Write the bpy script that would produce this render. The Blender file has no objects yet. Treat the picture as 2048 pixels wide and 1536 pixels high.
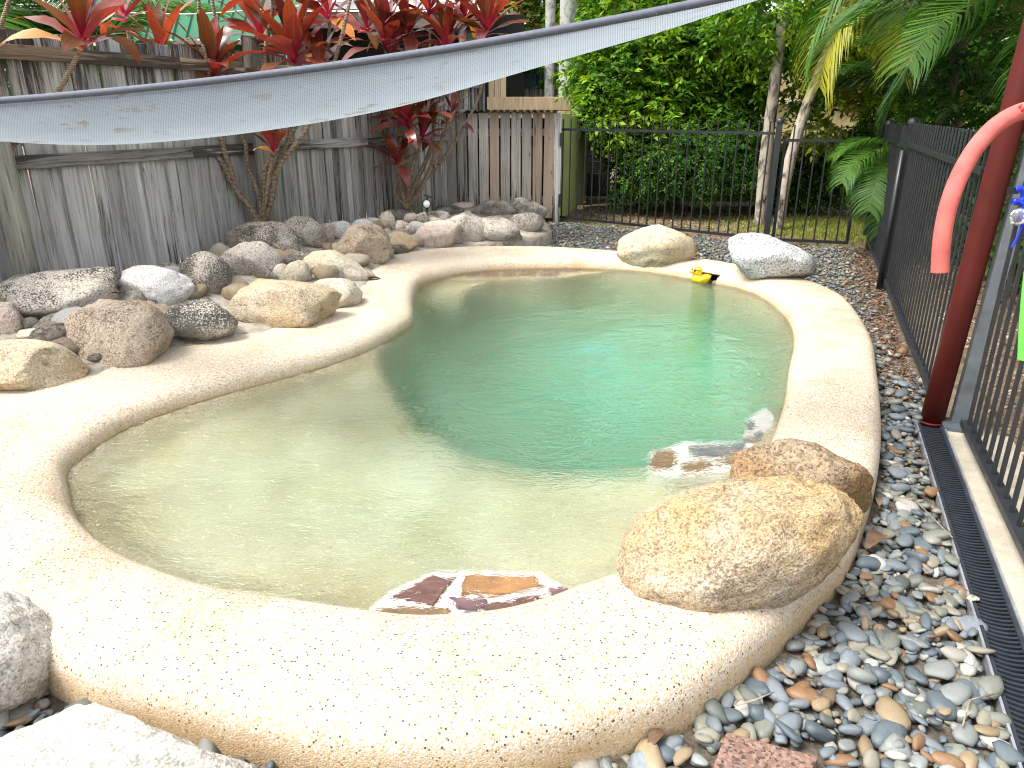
import bpy, bmesh, math, random
import numpy as np
from mathutils import Vector, Matrix, noise
from mathutils.bvhtree import BVHTree

R = math.radians
random.seed(7)
rng = np.random.default_rng(7)
SC = bpy.context.scene
COL = SC.collection

# ------------------------------------------------------------------ camera, sky, sun, exposure
FPX, TH, CAMH = 1470.0, R(20.4), 1.45
cam_d = bpy.data.cameras.new('camera')
cam_d.sensor_width = 36.0
cam_d.lens = 36.0 * FPX / 2048.0
cam_d.clip_start = 0.05
cam_d.clip_end = 600
cam = bpy.data.objects.new('camera', cam_d)
cam.location = (0, 0, CAMH)
cam.rotation_euler = (R(90) - TH, 0, 0)
COL.objects.link(cam)
SC.camera = cam

SUN_DIR = Vector((-0.50, -0.16, 0.85)).normalized()      # towards the sun
SUN_EL = math.asin(SUN_DIR.z)
SUN_ROT = math.atan2(SUN_DIR.x, SUN_DIR.y)
world = bpy.data.worlds.new('World')
SC.world = world
world.use_nodes = True
wn = world.node_tree
wn.nodes.clear()
w_out = wn.nodes.new('ShaderNodeOutputWorld')
w_bg = wn.nodes.new('ShaderNodeBackground')
w_hs = wn.nodes.new('ShaderNodeHueSaturation')
w_sky = wn.nodes.new('ShaderNodeTexSky')
w_sky.sky_type = 'NISHITA'
w_sky.sun_disc = False
w_sky.sun_elevation = SUN_EL
w_sky.sun_rotation = SUN_ROT
w_sky.air_density = 1.0
w_sky.dust_density = 3.0
w_hs.inputs['Saturation'].default_value = 0.22
wn.links.new(w_sky.outputs[0], w_hs.inputs['Color'])
wn.links.new(w_hs.outputs[0], w_bg.inputs['Color'])
w_bg.inputs['Strength'].default_value = 0.15
wn.links.new(w_bg.outputs[0], w_out.inputs[0])

sun_d = bpy.data.lights.new('sun', 'SUN')
sun_d.energy = 1.5
sun_d.angle = R(22)
sun_d.color = (1.0, 0.95, 0.87)
sun = bpy.data.objects.new('sun', sun_d)
sun.location = SUN_DIR * 30
sun.rotation_euler = (-SUN_DIR).to_track_quat('-Z', 'Y').to_euler()
COL.objects.link(sun)

SC.view_settings.view_transform = 'Standard'
SC.view_settings.look = 'None'
SC.view_settings.exposure = 1.6
SC.view_settings.gamma = 1.0
SC.view_settings.use_curve_mapping = False
SC.render.engine = 'CYCLES'
cy = SC.cycles
cy.use_denoising = True
cy.filter_width = 1.1
cy.max_bounces = 10
cy.diffuse_bounces = 4
cy.glossy_bounces = 4
cy.transmission_bounces = 8
cy.transparent_max_bounces = 8
cy.caustics_refractive = True
cy.caustics_reflective = False
cy.blur_glossy = 0.3
cy.sample_clamp_indirect = 8.0

# ------------------------------------------------------------------ placing helpers
def ray(px, py):
    u, v = px - 1024.0, py - 768.0
    return Vector((u, FPX * math.cos(TH) - v * math.sin(TH), -(v * math.cos(TH) + FPX * math.sin(TH))))

def at(px, py, z):
    d = ray(px, py)
    t = (z - CAMH) / d.z
    return Vector((d.x * t, d.y * t, z))

def atY(px, py, Y):
    d = ray(px, py)
    t = Y / d.y
    return Vector((d.x * t, Y, CAMH + d.z * t))

def zdepth(p):
    return p[1] * math.cos(TH) + (CAMH - p[2]) * math.sin(TH)

WL = {}
def wloc(o):
    return WL.get(o.name, Vector((0, 0, 0))) if o is not None else Vector((0, 0, 0))

def tag(o, label=None, cat=None, group=None, kind=None):
    if label: o['label'] = label
    if cat: o['category'] = cat
    if group: o['group'] = group
    if kind: o['kind'] = kind
    return o

def thing(name, label, cat, loc=(0, 0, 0), group=None):
    o = bpy.data.objects.new(name, None)
    o.location = loc
    o.empty_display_size = 0.1
    COL.objects.link(o)
    WL[o.name] = Vector(loc)
    return tag(o, label, cat, group)

def obj(name, mesh, mat=None, parent=None, M=None):
    o = bpy.data.objects.new(name, mesh)
    COL.objects.link(o)
    if mat is not None and len(mesh.materials) == 0:
        mesh.materials.append(mat)
    off = wloc(parent)
    M = Matrix.Identity(4) if M is None else M
    WL[o.name] = M.to_translation()
    if parent is not None:
        o.parent = parent
    o.matrix_basis = Matrix.Translation(-off) @ M
    return o

def smooth(me, on=True):
    me.polygons.foreach_set('use_smooth', [on] * len(me.polygons))

class MB:
    def __init__(s):
        s.v, s.f = [], []
    def box(s, c, d, M=None):
        b = len(s.v)
        for x in (-.5, .5):
            for y in (-.5, .5):
                for z in (-.5, .5):
                    p = Vector((x * d[0], y * d[1], z * d[2]))
                    if M is not None: p = M @ p
                    s.v.append(Vector(c) + p)
        for q in ((0, 1, 3, 2), (4, 6, 7, 5), (0, 4, 5, 1), (2, 3, 7, 6), (0, 2, 6, 4), (1, 5, 7, 3)):
            s.f.append([b + i for i in q])
        return s
    def tube(s, pts, rad, seg=8, cap=True):
        pts = [Vector(p) for p in pts]
        n = len(pts)
        if not hasattr(rad, '__len__'): rad = [rad] * n
        b = len(s.v)
        up = Vector((0, 0, 1))
        prev = None
        for i, p in enumerate(pts):
            t = (pts[min(i + 1, n - 1)] - pts[max(i - 1, 0)]).normalized()
            if prev is None:
                a = t.cross(up)
                if a.length < 1e-3: a = t.cross(Vector((1, 0, 0)))
            else:
                a = prev - t * prev.dot(t)
            a.normalize()
            prev = a
            c = t.cross(a)
            for k in range(seg):
                an = 2 * math.pi * k / seg
                s.v.append(p + (a * math.cos(an) + c * math.sin(an)) * rad[i])
        for i in range(n - 1):
            for k in range(seg):
                k2 = (k + 1) % seg
                s.f.append([b + i * seg + k, b + i * seg + k2, b + (i + 1) * seg + k2, b + (i + 1) * seg + k])
        if cap:
            s.f.append([b + k for k in range(seg)][::-1])
            s.f.append([b + (n - 1) * seg + k for k in range(seg)])
        return s
    def lathe(s, prof, seg=20, M=None):
        b = len(s.v)
        for r, z in prof:
            for k in range(seg):
                an = 2 * math.pi * k / seg
                p = Vector((r * math.cos(an), r * math.sin(an), z))
                s.v.append(M @ p if M is not None else p)
        n = len(prof)
        for i in range(n - 1):
            for k in range(seg):
                k2 = (k + 1) % seg
                s.f.append([b + i * seg + k, b + i * seg + k2, b + (i + 1) * seg + k2, b + (i + 1) * seg + k])
        return s
    def grid(s, rows, closed_u=False):
        b = len(s.v)
        n, m = len(rows), len(rows[0])
        for r in rows:
            s.v.extend(Vector(p) for p in r)
        for i in range(n - 1):
            for k in range(m if closed_u else m - 1):
                k2 = (k + 1) % m
                s.f.append([b + i * m + k, b + i * m + k2, b + (i + 1) * m + k2, b + (i + 1) * m + k])
        return s
    def mesh(s, name, off=(0, 0, 0)):
        off = Vector(off)
        me = bpy.data.meshes.new(name)
        me.from_pydata([tuple(Vector(p) - off) for p in s.v], [], s.f)
        me.update()
        return me
    def build(s, name, mat, parent=None, sm=False):
        """vertices are given in world space; the object sits at its parent's base"""
        off = wloc(parent)
        me = s.mesh(name, off)
        if sm: smooth(me)
        o = obj(name, me, mat, parent, Matrix.Translation(off))
        return o

def bevel(me, w, seg=2):
    bm = bmesh.new()
    bm.from_mesh(me)
    bmesh.ops.bevel(bm, geom=bm.edges[:], offset=w, segments=seg, affect='EDGES', profile=0.6)
    bmesh.ops.recalc_face_normals(bm, faces=bm.faces[:])
    bm.to_mesh(me)
    bm.free()
    return me

def np_mesh(name, V, F, tint=None):
    """V (n,3), F (m,k) faces of one size, tint (m,3) colour per face"""
    me = bpy.data.meshes.new(name)
    n, (m, k) = len(V), F.shape
    me.vertices.add(n)
    me.vertices.foreach_set('co', np.asarray(V, dtype=np.float32).ravel())
    me.loops.add(m * k)
    me.loops.foreach_set('vertex_index', np.asarray(F, dtype=np.int32).ravel())
    me.polygons.add(m)
    me.polygons.foreach_set('loop_start', np.arange(0, m * k, k, dtype=np.int32))
    me.update(calc_edges=True)
    if tint is not None:
        a = me.attributes.new('tint', 'FLOAT_COLOR', 'FACE')
        a.data.foreach_set('color', np.concatenate([tint, np.ones((m, 1))], 1).astype(np.float32).ravel())
    return me

def catmull(P, sub, closed=False):
    P = [np.array(p, float) for p in P]
    n = len(P)
    out = []
    for i in range(n if closed else n - 1):
        if closed:
            a, b, c, d = P[(i - 1) % n], P[i], P[(i + 1) % n], P[(i + 2) % n]
        else:
            a, b, c, d = P[max(i - 1, 0)], P[i], P[i + 1], P[min(i + 2, n - 1)]
        for k in range(sub):
            t = k / sub
            out.append(0.5 * (2 * b + (c - a) * t + (2 * a - 5 * b + 4 * c - d) * t * t + (3 * b - a - 3 * c + d) * t ** 3))
    if not closed: out.append(P[-1])
    return np.array(out)

def inside(px, py, poly):
    c = np.zeros(px.shape, bool)
    n = len(poly)
    for i in range(n):
        x1, y1 = poly[i]; x2, y2 = poly[(i + 1) % n]
        if y1 == y2: continue
        c ^= ((y1 > py) != (y2 > py)) & (px < (x2 - x1) * (py - y1) / (y2 - y1) + x1)
    return c

def sdist(px, py, poly):
    """distance to the polygon's edge, positive inside"""
    d = np.full(px.shape, 1e9)
    n = len(poly)
    for i in range(n):
        a, b = np.array(poly[i][:2]), np.array(poly[(i + 1) % n][:2])
        e = b - a
        L = max(e @ e, 1e-12)
        t = np.clip(((px - a[0]) * e[0] + (py - a[1]) * e[1]) / L, 0, 1)
        d = np.minimum(d, np.hypot(px - a[0] - t * e[0], py - a[1] - t * e[1]))
    return np.where(inside(px, py, poly), d, -d)

def sstep(a, b, x):
    t = np.clip((x - a) / (b - a), 0, 1)
    return t * t * (3 - 2 * t)

# ------------------------------------------------------------------ materials
class Nd:
    def __init__(s, name):
        s.m = bpy.data.materials.new(name)
        s.m.use_nodes = True
        s.t = s.m.node_tree
        s.b = s.t.nodes['Principled BSDF']
        s.out = s.t.nodes['Material Output']
    def n(s, typ, ins=None, **kw):
        nd = s.t.nodes.new('ShaderNode' + typ)
        for k, v in kw.items(): setattr(nd, k, v)
        for k, v in (ins or {}).items(): s.put(nd.inputs[k], v)
        return nd
    def put(s, sock, v):
        if isinstance(v, bpy.types.NodeSocket): s.t.links.new(v, sock)
        elif isinstance(v, (tuple, list)) and len(v) == 3 and sock.type == 'RGBA': sock.default_value = (*v, 1)
        else: sock.default_value = v
    def set(s, **kw):
        for k, v in kw.items(): s.put(s.b.inputs[k.replace('_', ' ')], v)
        return s
    def co(s, scale=(1, 1, 1), rnd=False, which='Object', warp=0):
        c = s.n('TexCoord').outputs[which]
        if rnd:
            r = s.n('ObjectInfo').outputs['Random']
            k = s.n('Math', {0: r, 1: 37.0}, operation='MULTIPLY').outputs[0]
            c = s.n('VectorMath', {0: c, 1: k}, operation='ADD').outputs[0]
        return s.n('Mapping', {'Vector': c, 'Scale': scale}).outputs[0]
    def noise(s, co, scale, detail=4, rough=.55, dist=0):
        return s.n('TexNoise', {'Vector': co, 'Scale': scale, 'Detail': detail, 'Roughness': rough, 'Distortion': dist}).outputs[0]
    def vor(s, co, scale, out='Distance', feature='F1', rand=1.0):
        return s.n('TexVoronoi', {'Vector': co, 'Scale': scale, 'Randomness': rand}, feature=feature).outputs[out]
    def ramp(s, fac, stops, interp='LINEAR'):
        r = s.n('ValToRGB', {0: fac})
        cr = r.color_ramp
        cr.interpolation = interp
        while len(cr.elements) < len(stops): cr.elements.new(0.5)
        for e, (p, c) in zip(cr.elements, stops):
            e.position = p
            e.color = (*c, 1) if hasattr(c, '__len__') else (c, c, c, 1)
        return r.outputs[0]
    def mix(s, fac, a, b, mode='MIX'):
        return s.n('MixRGB', {0: fac, 1: a, 2: b}, blend_type=mode).outputs[0]
    def math(s, op, a, b=0.0):
        return s.n('Math', {0: a, 1: b}, operation=op).outputs[0]
    def bump(s, h, strength, dist=.01, normal=None):
        ins = {'Height': h, 'Strength': strength, 'Distance': dist}
        if normal is not None: ins['Normal'] = normal
        return s.n('Bump', ins).outputs[0]

def plain(name, col, rough=.5, metal=0.0, nz=.12, scale=12, bump=.05, spec=.5):
    d = Nd(name)
    c = d.co(rnd=True)
    f = d.noise(c, scale)
    lo = tuple(x * (1 - nz) for x in col); hi = tuple(min(1, x * (1 + nz)) for x in col)
    d.set(Base_Color=d.ramp(f, [(.3, lo), (.7, hi)]), Roughness=d.ramp(d.noise(c, scale * 2), [(.3, max(0, rough - .08)), (.7, min(1, rough + .08))]), Metallic=metal)
    d.put(d.b.inputs['Specular IOR Level'], spec)
    d.set(Normal=d.bump(d.noise(c, scale * 6), bump, .004))
    return d.m

def m_pebblecrete(name='pebblecrete', under=False):
    d = Nd(name)
    c = d.co()
    cell = d.n('TexVoronoi', {'Vector': c, 'Scale': 190.0})
    rv = d.n('SeparateColor', {0: cell.outputs['Color']}).outputs[0]
    dist = cell.outputs['Distance']
    cream, cream2 = ((.50, .44, .345), (.56, .505, .42)) if not under else ((.74, .66, .45), (.80, .73, .53))
    base = d.ramp(rv, [(0, (.48, .34, .20)), (.13, (.52, .41, .28)), (.28, cream), (.62, cream2), (.85, (.66, .61, .52))], 'CONSTANT')
    # dark grains: a rarer, slightly larger cell set
    c2 = d.n('TexVoronoi', {'Vector': c, 'Scale': 130.0})
    rv2 = d.n('SeparateColor', {0: c2.outputs['Color']}).outputs[1]
    big = d.noise(c, 1.6, 3)
    dens = d.ramp(big, [(.35, .075), (.7, .20)])
    isdark = d.math('LESS_THAN', rv2, dens)
    grain = d.math('LESS_THAN', c2.outputs['Distance'], .40)
    dk = d.math('MULTIPLY', isdark, grain)
    dcol = d.ramp(d.n('SeparateColor', {0: c2.outputs['Color']}).outputs[2], [(0, (.065, .06, .06)), (.45, (.17, .115, .075)), (.8, (.26, .16, .09))], 'CONSTANT')
    col = d.mix(dk, base, dcol)
    # broad weathering and the brown water line
    col = d.mix(.7, col, d.ramp(d.noise(c, 2.2, 6, .65), [(.32, (.66, .58, .48)), (.5, (.95, .93, .90)), (.65, (1, 1, 1))]), 'MULTIPLY')
    z = d.n('SeparateXYZ', {0: d.n('NewGeometry').outputs['Position']}).outputs[2]
    wob = d.math('MULTIPLY', d.math('SUBTRACT', d.noise(c, 5, 5), .5), .06)
    zz = d.math('ADD', z, wob)
    if under:
        col = d.mix(.85, col, d.ramp(d.noise(c, 3.0, 6, .7), [(.33, (.74, .70, .50)), (.62, (1, 1, .95))]), 'MULTIPLY')
        litter = d.math('GREATER_THAN', d.noise(c, 55, 3, .7), .69)
        col = d.mix(d.math('MULTIPLY', litter, .75), col, (.12, .11, .06))
    else:
        tide = d.n('MapRange', {0: zz, 1: .05, 2: .10, 3: .45, 4: 0.0}).outputs[0]
        col = d.mix(tide, col, (.46, .28, .10))
    d.set(Base_Color=col, Roughness=.75, Normal=d.bump(d.math('SUBTRACT', 1.0, dist), .35, .004))
    d.put(d.b.inputs['Specular IOR Level'], .3)
    return d.m

def m_rock(name, c1, c2, lichen=.4, dark=(.05, .047, .04), tan=None, moss=0, speck=.5, lscale=7.0, grain=170):
    d = Nd(name)
    c = d.co(rnd=True)
    big = d.noise(c, 3.0, 6, .6)
    col = d.mix(d.ramp(big, [(.35, 0), (.65, 1)]), c1, c2)
    if tan:
        col = d.mix(d.ramp(d.noise(c, 2.2, 5, .6), [(.45, 0), (.62, .85)]), col, tan)
    # mineral grains
    g = d.n('TexVoronoi', {'Vector': c, 'Scale': float(grain)})
    gr = d.n('SeparateColor', {0: g.outputs['Color']}).outputs[0]
    col = d.mix(speck, col, d.ramp(gr, [(0, (.25, .23, .21)), (.13, (.58, .53, .46)), (.3, (.9, .88, .85)), (.7, (1.2, 1.18, 1.14))], 'CONSTANT'), 'MULTIPLY')
    # veins and pits
    v = d.noise(c, 26, 8, .72, .6)
    pit = d.ramp(v, [(.36, 1), (.46, 0)])
    col = d.mix(d.math('MULTIPLY', pit, .75), col, tuple(x * .35 for x in c1))
    # lichen: dark crust that grows in patches with pale flecks left in it, most on the top
    up = d.n('SeparateXYZ', {0: d.n('NewGeometry').outputs['Normal']}).outputs[2]
    upm = d.n('MapRange', {0: up, 1: -.5, 2: .8, 3: .55, 4: 1.0}).outputs[0]
    patch = d.noise(c, lscale * .6, 5, .6)
    fine = d.noise(c, 95, 4, .75)
    f = d.math('ADD', d.math('MULTIPLY', patch, .5), d.math('MULTIPLY', fine, .9))
    lm = d.ramp(f, [(.845 - lichen * .24, 0), (.90 - lichen * .24, 1)])
    lm = d.math('MULTIPLY', d.math('MULTIPLY', lm, upm), min(1, .45 + lichen))
    col = d.mix(lm, col, dark)
    if moss:
        mz = d.ramp(d.noise(c, 9, 6, .7), [(.36, 0), (.50, 1)])
        dn = d.n('MapRange', {0: d.n('SeparateXYZ', {0: d.n('TexCoord').outputs['Object']}).outputs[2], 1: .10, 2: -.02, 3: 0.0, 4: 1.0}).outputs[0]
        col = d.mix(d.math('MULTIPLY', d.math('MULTIPLY', mz, dn), moss), col, (.14, .15, .03))
    d.set(Base_Color=col, Roughness=.9)
    d.put(d.b.inputs['Specular IOR Level'], .2)
    h = d.math('ADD', d.math('MULTIPLY', v, .9), d.math('MULTIPLY', d.noise(c, 110, 3), .5))
    d.set(Normal=d.bump(h, 1.0, .018))
    return d.m

def m_wood(name, g1, g2, mold=.5, zlo=0.0, zhi=1.6, tint=None):
    d = Nd(name)
    c0 = d.n('TexCoord').outputs['Object']
    r = d.n('ObjectInfo').outputs['Random']
    k = d.math('MULTIPLY', r, 41.0)
    c = d.n('VectorMath', {0: c0, 1: k}, operation='ADD').outputs[0]
    st = d.n('Mapping', {'Vector': c, 'Scale': (70, 70, 2.2)}).outputs[0]
    grain = d.noise(st, 1.0, 6, .65, .4)
    st2 = d.n('Mapping', {'Vector': c, 'Scale': (16, 16, 1.1)}).outputs[0]
    broad = d.noise(st2, 1.0, 5, .6, .8)
    col = d.mix(d.ramp(broad, [(.3, 0), (.7, 1)]), g1, g2)
    col = d.mix(.75, col, d.ramp(grain, [(.3, (.30, .28, .28)), (.48, (.95, .95, .95)), (.72, (1.28, 1.28, 1.28))]), 'MULTIPLY')
    br = d.n('MapRange', {0: r, 3: .72, 4: 1.18}).outputs[0]
    col = d.mix(1.0, col, d.n('CombineColor', {0: br, 1: br, 2: br}).outputs[0], 'MULTIPLY')
    if tint:
        r2 = d.math('FRACT', d.math('MULTIPLY', r, 7.3))
        col = d.mix(d.ramp(r2, [(.55, 0), (.95, .6)]), col, tint)
    # knots
    kn = d.n('TexVoronoi', {'Vector': d.n('Mapping', {'Vector': c, 'Scale': (9, 9, 2.6)}).outputs[0], 'Scale': 1.0}).outputs['Distance']
    col = d.mix(d.ramp(kn, [(.045, .85), (.09, 0)]), col, (.10, .08, .065))
    # black mould: streaks that run down, most at the foot and near the top
    ms = d.n('Mapping', {'Vector': c, 'Scale': (30, 30, 1.6)}).outputs[0]
    mn = d.noise(ms, 1.0, 7, .7, .5)
    z = d.n('SeparateXYZ', {0: c0}).outputs[2]
    lo = d.n('MapRange', {0: z, 1: zlo, 2: zlo + .5, 3: .17, 4: 0.0}).outputs[0]
    hi = d.n('MapRange', {0: z, 1: zhi - .75, 2: zhi, 3: 0.0, 4: .20}).outputs[0]
    rr = d.n('MapRange', {0: d.math('FRACT', d.math('MULTIPLY', r, 13.7)), 3: -.07, 4: .09}).outputs[0]
    f = d.math('ADD', d.math('ADD', mn, rr), d.math('ADD', lo, hi))
    mm = d.ramp(f, [(.70 - mold * .2, 0), (.84 - mold * .2, .92)])
    col = d.mix(mm, col, (.045, .038, .036))
    d.set(Base_Color=col, Roughness=.85, Normal=d.bump(grain, .5, .004))
    d.put(d.b.inputs['Specular IOR Level'], .2)
    return d.m

def m_leaf(name, gloss=.35, trans=.35, attr=True, col=(.06, .12, .02), rnd=.35):
    d = Nd(name)
    if attr:
        base = d.n('Attribute', attribute_name='tint').outputs['Color']
    else:
        r = d.n('ObjectInfo').outputs['Random']
        base = d.ramp(r, [(0, tuple(x * (1 - rnd) for x in col)), (1, tuple(x * (1 + rnd) for x in col))])
    d.set(Base_Color=base, Roughness=1 - gloss)
    d.put(d.b.inputs['Specular IOR Level'], .35)
    tr = d.n('BsdfTranslucent', {0: d.mix(1.0, base, (1.25, 1.35, .7), 'MULTIPLY')})
    mx = d.n('MixShader', {0: trans, 1: d.b.outputs[0], 2: tr.outputs[0]})
    d.t.links.new(mx.outputs[0], d.out.inputs[0])
    return d.m

def m_cordyline(name, main1, main2, vein, edge):
    d = Nd(name)
    c = d.n('TexCoord').outputs['Object']
    xyz = d.n('SeparateXYZ', {0: c})
    ax = d.math('ABSOLUTE', xyz.outputs[0])
    r = d.n('ObjectInfo').outputs['Random']
    col = d.mix(r, main1, main2)
    strip = d.noise(d.n('Mapping', {'Vector': c, 'Scale': (40, 2, 1)}).outputs[0], 1.0, 4)
    col = d.mix(.5, col, d.ramp(strip, [(.35, (.6, .6, .6)), (.65, (1.2, 1.2, 1.2))]), 'MULTIPLY')
    col = d.mix(d.n('MapRange', {0: ax, 1: .085, 2: .125, 3: 0.0, 4: .8}).outputs[0], col, edge)
    base = d.n('MapRange', {0: xyz.outputs[1], 1: .08, 2: .42, 3: .95, 4: 0.0}).outputs[0]
    rib = d.n('MapRange', {0: ax, 1: .002, 2: .012, 3: .6, 4: 0.0}).outputs[0]
    col = d.mix(d.math('MAXIMUM', base, rib), col, vein)
    d.set(Base_Color=col, Roughness=.28)
    d.put(d.b.inputs['Specular IOR Level'], .7)
    tr = d.n('BsdfTranslucent', {0: d.mix(1.0, col, (1.7, 1.0, .6), 'MULTIPLY')})
    mx = d.n('MixShader', {0: .3, 1: d.b.outputs[0], 2: tr.outputs[0]})
    d.t.links.new(mx.outputs[0], d.out.inputs[0])
    return d.m

def m_pebble(name, attr=False):
    d = Nd(name)
    c = d.co(rnd=True)
    stops = [(0, (.15, .19, .22)), (.14, (.24, .28, .31)), (.27, (.34, .36, .35)), (.38, (.20, .22, .20)), (.48, (.40, .37, .29)),
             (.58, (.44, .33, .20)), (.66, (.28, .32, .36)), (.75, (.48, .45, .40)), (.82, (.36, .20, .10)), (.87, (.30, .31, .26)), (.93, (.66, .63, .58)), (.97, (.36, .25, .15))]
    if attr:
        col = d.n('Attribute', attribute_name='tint').outputs['Color']
        c = d.co()
    else:
        col = d.ramp(d.n('ObjectInfo').outputs['Random'], stops, 'CONSTANT')
    col = d.mix(1.0, col, (.54, .545, .54), 'MULTIPLY')
    band = d.noise(d.n('Mapping', {'Vector': c, 'Scale': (60, 25, 120)}).outputs[0], 1.0, 5, .6, .5)
    col = d.mix(.6, col, d.ramp(band, [(.3, (.62, .60, .58)), (.7, (1.2, 1.2, 1.2))]), 'MULTIPLY')
    d.set(Base_Color=col, Roughness=.55, Normal=d.bump(d.noise(c, 120, 4), .25, .004))
    return d.m
PEB_COL = np.array([(.15, .19, .22), (.24, .28, .31), (.34, .36, .35), (.20, .22, .20), (.40, .37, .29), (.44, .33, .20), (.28, .32, .36), (.48, .45, .40), (.36, .20, .10), (.30, .31, .26), (.66, .63, .58), (.36, .25, .15)])
PEB_P = np.array([14, 13, 11, 10, 10, 8, 9, 7, 4, 7, 4, 3.]); PEB_P /= PEB_P.sum()

def m_ground():
    d = Nd('ground_soil')
    c = d.co()
    n1 = d.noise(c, .55, 5, .6)
    soil = d.ramp(d.noise(c, 9, 8, .7), [(.3, (.07, .05, .032)), (.5, (.17, .125, .08)), (.7, (.27, .21, .14))])
    grass = d.ramp(d.noise(c, 30, 6, .7), [(.3, (.06, .085, .018)), (.7, (.17, .19, .05))])
    d.set(Base_Color=d.mix(d.ramp(n1, [(.55, 0), (.68, .7)]), soil, grass), Roughness=.95, Normal=d.bump(d.noise(c, 40, 8, .7), .8, .02))
    return d.m

def m_soil():
    d = Nd('gravel_soil')
    c = d.co()
    d.set(Base_Color=d.ramp(d.noise(c, 30, 8, .75), [(.3, (.045, .038, .03)), (.5, (.12, .10, .075)), (.72, (.24, .22, .18))]), Roughness=.95, Normal=d.bump(d.noise(c, 90, 6, .7), .9, .01))
    return d.m

def m_concrete(name='concrete', base=(.42, .37, .29)):
    d = Nd(name)
    c = d.co()
    col = d.ramp(d.noise(c, 6, 8, .7), [(.3, tuple(x * .68 for x in base)), (.55, base), (.75, tuple(x * 1.2 for x in base))])
    col = d.mix(.7, col, d.ramp(d.noise(c, 140, 4, .7), [(.3, (.7, .7, .7)), (.6, (1.08, 1.08, 1.08))]), 'MULTIPLY')
    d.set(Base_Color=col, Roughness=.88, Normal=d.bump(d.noise(c, 160, 5), .35, .003))
    return d.m

def m_mortar():
    d = Nd('mortar')
    c = d.co()
    col = d.ramp(d.noise(c, 5, 8, .7), [(.28, (.13, .11, .085)), (.45, (.30, .265, .21)), (.7, (.46, .42, .35))])
    stain = d.ramp(d.noise(c, 14, 7, .75), [(.36, (.22, .20, .17)), (.5, (1, 1, 1))])
    col = d.mix(.75, col, stain, 'MULTIPLY')
    d.set(Base_Color=col, Roughness=.92, Normal=d.bump(d.noise(c, 45, 7, .7), .7, .012))
    return d.m

def m_sail():
    d = Nd('shade_cloth')
    uv = d.n('Attribute', attribute_name='cloth').outputs['Vector']
    w1 = d.n('TexWave', {'Vector': uv, 'Scale': 42.0, 'Distortion': .15, 'Detail': 1.0}, bands_direction='X').outputs[0]
    w2 = d.n('TexWave', {'Vector': uv, 'Scale': 52.0, 'Distortion': .15, 'Detail': 1.0}, bands_direction='Y').outputs[0]
    weave = d.math('ADD', d.math('MULTIPLY', w1, .65), d.math('MULTIPLY', w2, .35))
    n = d.noise(d.n('Mapping', {'Vector': uv, 'Scale': (3, 10, 1), 'Rotation': (0, 0, .25)}).outputs[0], 1.0, 6, .7)
    col = d.ramp(weave, [(.1, (.185, .21, .25)), (.6, (.36, .395, .45))])
    col = d.mix(.5, col, d.ramp(n, [(.3, (.80, .82, .82)), (.65, (1.05, 1.05, 1.05))]), 'MULTIPLY')
    sp = d.noise(d.n('Mapping', {'Vector': uv, 'Scale': (7, 17, 1)}).outputs[0], 1.0, 4, .65)
    sp2 = d.noise(d.n('Mapping', {'Vector': uv, 'Scale': (1.5, 1.7, 1)}).outputs[0], 1.0, 2)
    f = d.math('MULTIPLY', d.ramp(sp, [(.575, 0), (.64, 1)]), d.ramp(sp2, [(.42, 0), (.56, .8)]))
    col = d.mix(f, col, (.20, .15, .11))
    d.set(Base_Color=col, Roughness=.75, Normal=d.bump(n, .6, .03, d.bump(weave, .25, .002)))
    tr = d.n('BsdfTranslucent', {0: d.mix(1.0, col, (.95, 1.0, .98), 'MULTIPLY')})
    mx = d.n('MixShader', {0: .6, 1: d.b.outputs[0], 2: tr.outputs[0]})
    pores = d.n('BsdfTransparent', {0: (1, 1, 1)})
    mx2 = d.n('MixShader', {0: .2, 1: mx.outputs[0], 2: pores.outputs[0]})
    d.t.links.new(mx2.outputs[0], d.out.inputs[0])
    return d.m

def m_water():
    d = Nd('pool_water')
    c = d.n('TexCoord').outputs['Object']
    a = d.noise(d.n('Mapping', {'Vector': c, 'Scale': (5.5, 10.0, 5), 'Rotation': (0, 0, .35)}).outputs[0], 1.0, 2, .5, .9)
    b = d.noise(d.n('Mapping', {'Vector': c, 'Scale': (15, 30, 15), 'Rotation': (0, 0, -.25)}).outputs[0], 1.0, 2, .5, 1.0)
    e = d.noise(d.n('Mapping', {'Vector': c, 'Scale': (34, 60, 30), 'Rotation': (0, 0, .6)}).outputs[0], 1.0, 2, .5, .6)
    ridge = d.math('SUBTRACT', 1.0, d.math('ABSOLUTE', d.math('MULTIPLY', d.math('SUBTRACT', b, .5), 3.0)))
    s = d.noise(d.n('Mapping', {'Vector': c, 'Scale': (1.1, 1.6, 1)}).outputs[0], 1.0, 2)
    amp = d.ramp(s, [(.35, .35), (.65, 1)])
    h = d.math('ADD', d.math('MULTIPLY', a, .75), d.math('MULTIPLY', d.math('ADD', d.math('MULTIPLY', ridge, .34), d.math('MULTIPLY', e, .2)), amp))
    d.set(Base_Color=(1, 1, 1), Roughness=0.0, IOR=1.333, Normal=d.bump(h, 1.0, .038))
    d.put(d.b.inputs['Transmission Weight'], 1.0)
    va = d.n('VolumeAbsorption', {'Color': (.20, .93, .955, 1), 'Density': .5})
    d.t.links.new(va.outputs[0], d.out.inputs['Volume'])
    return d.m

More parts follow.
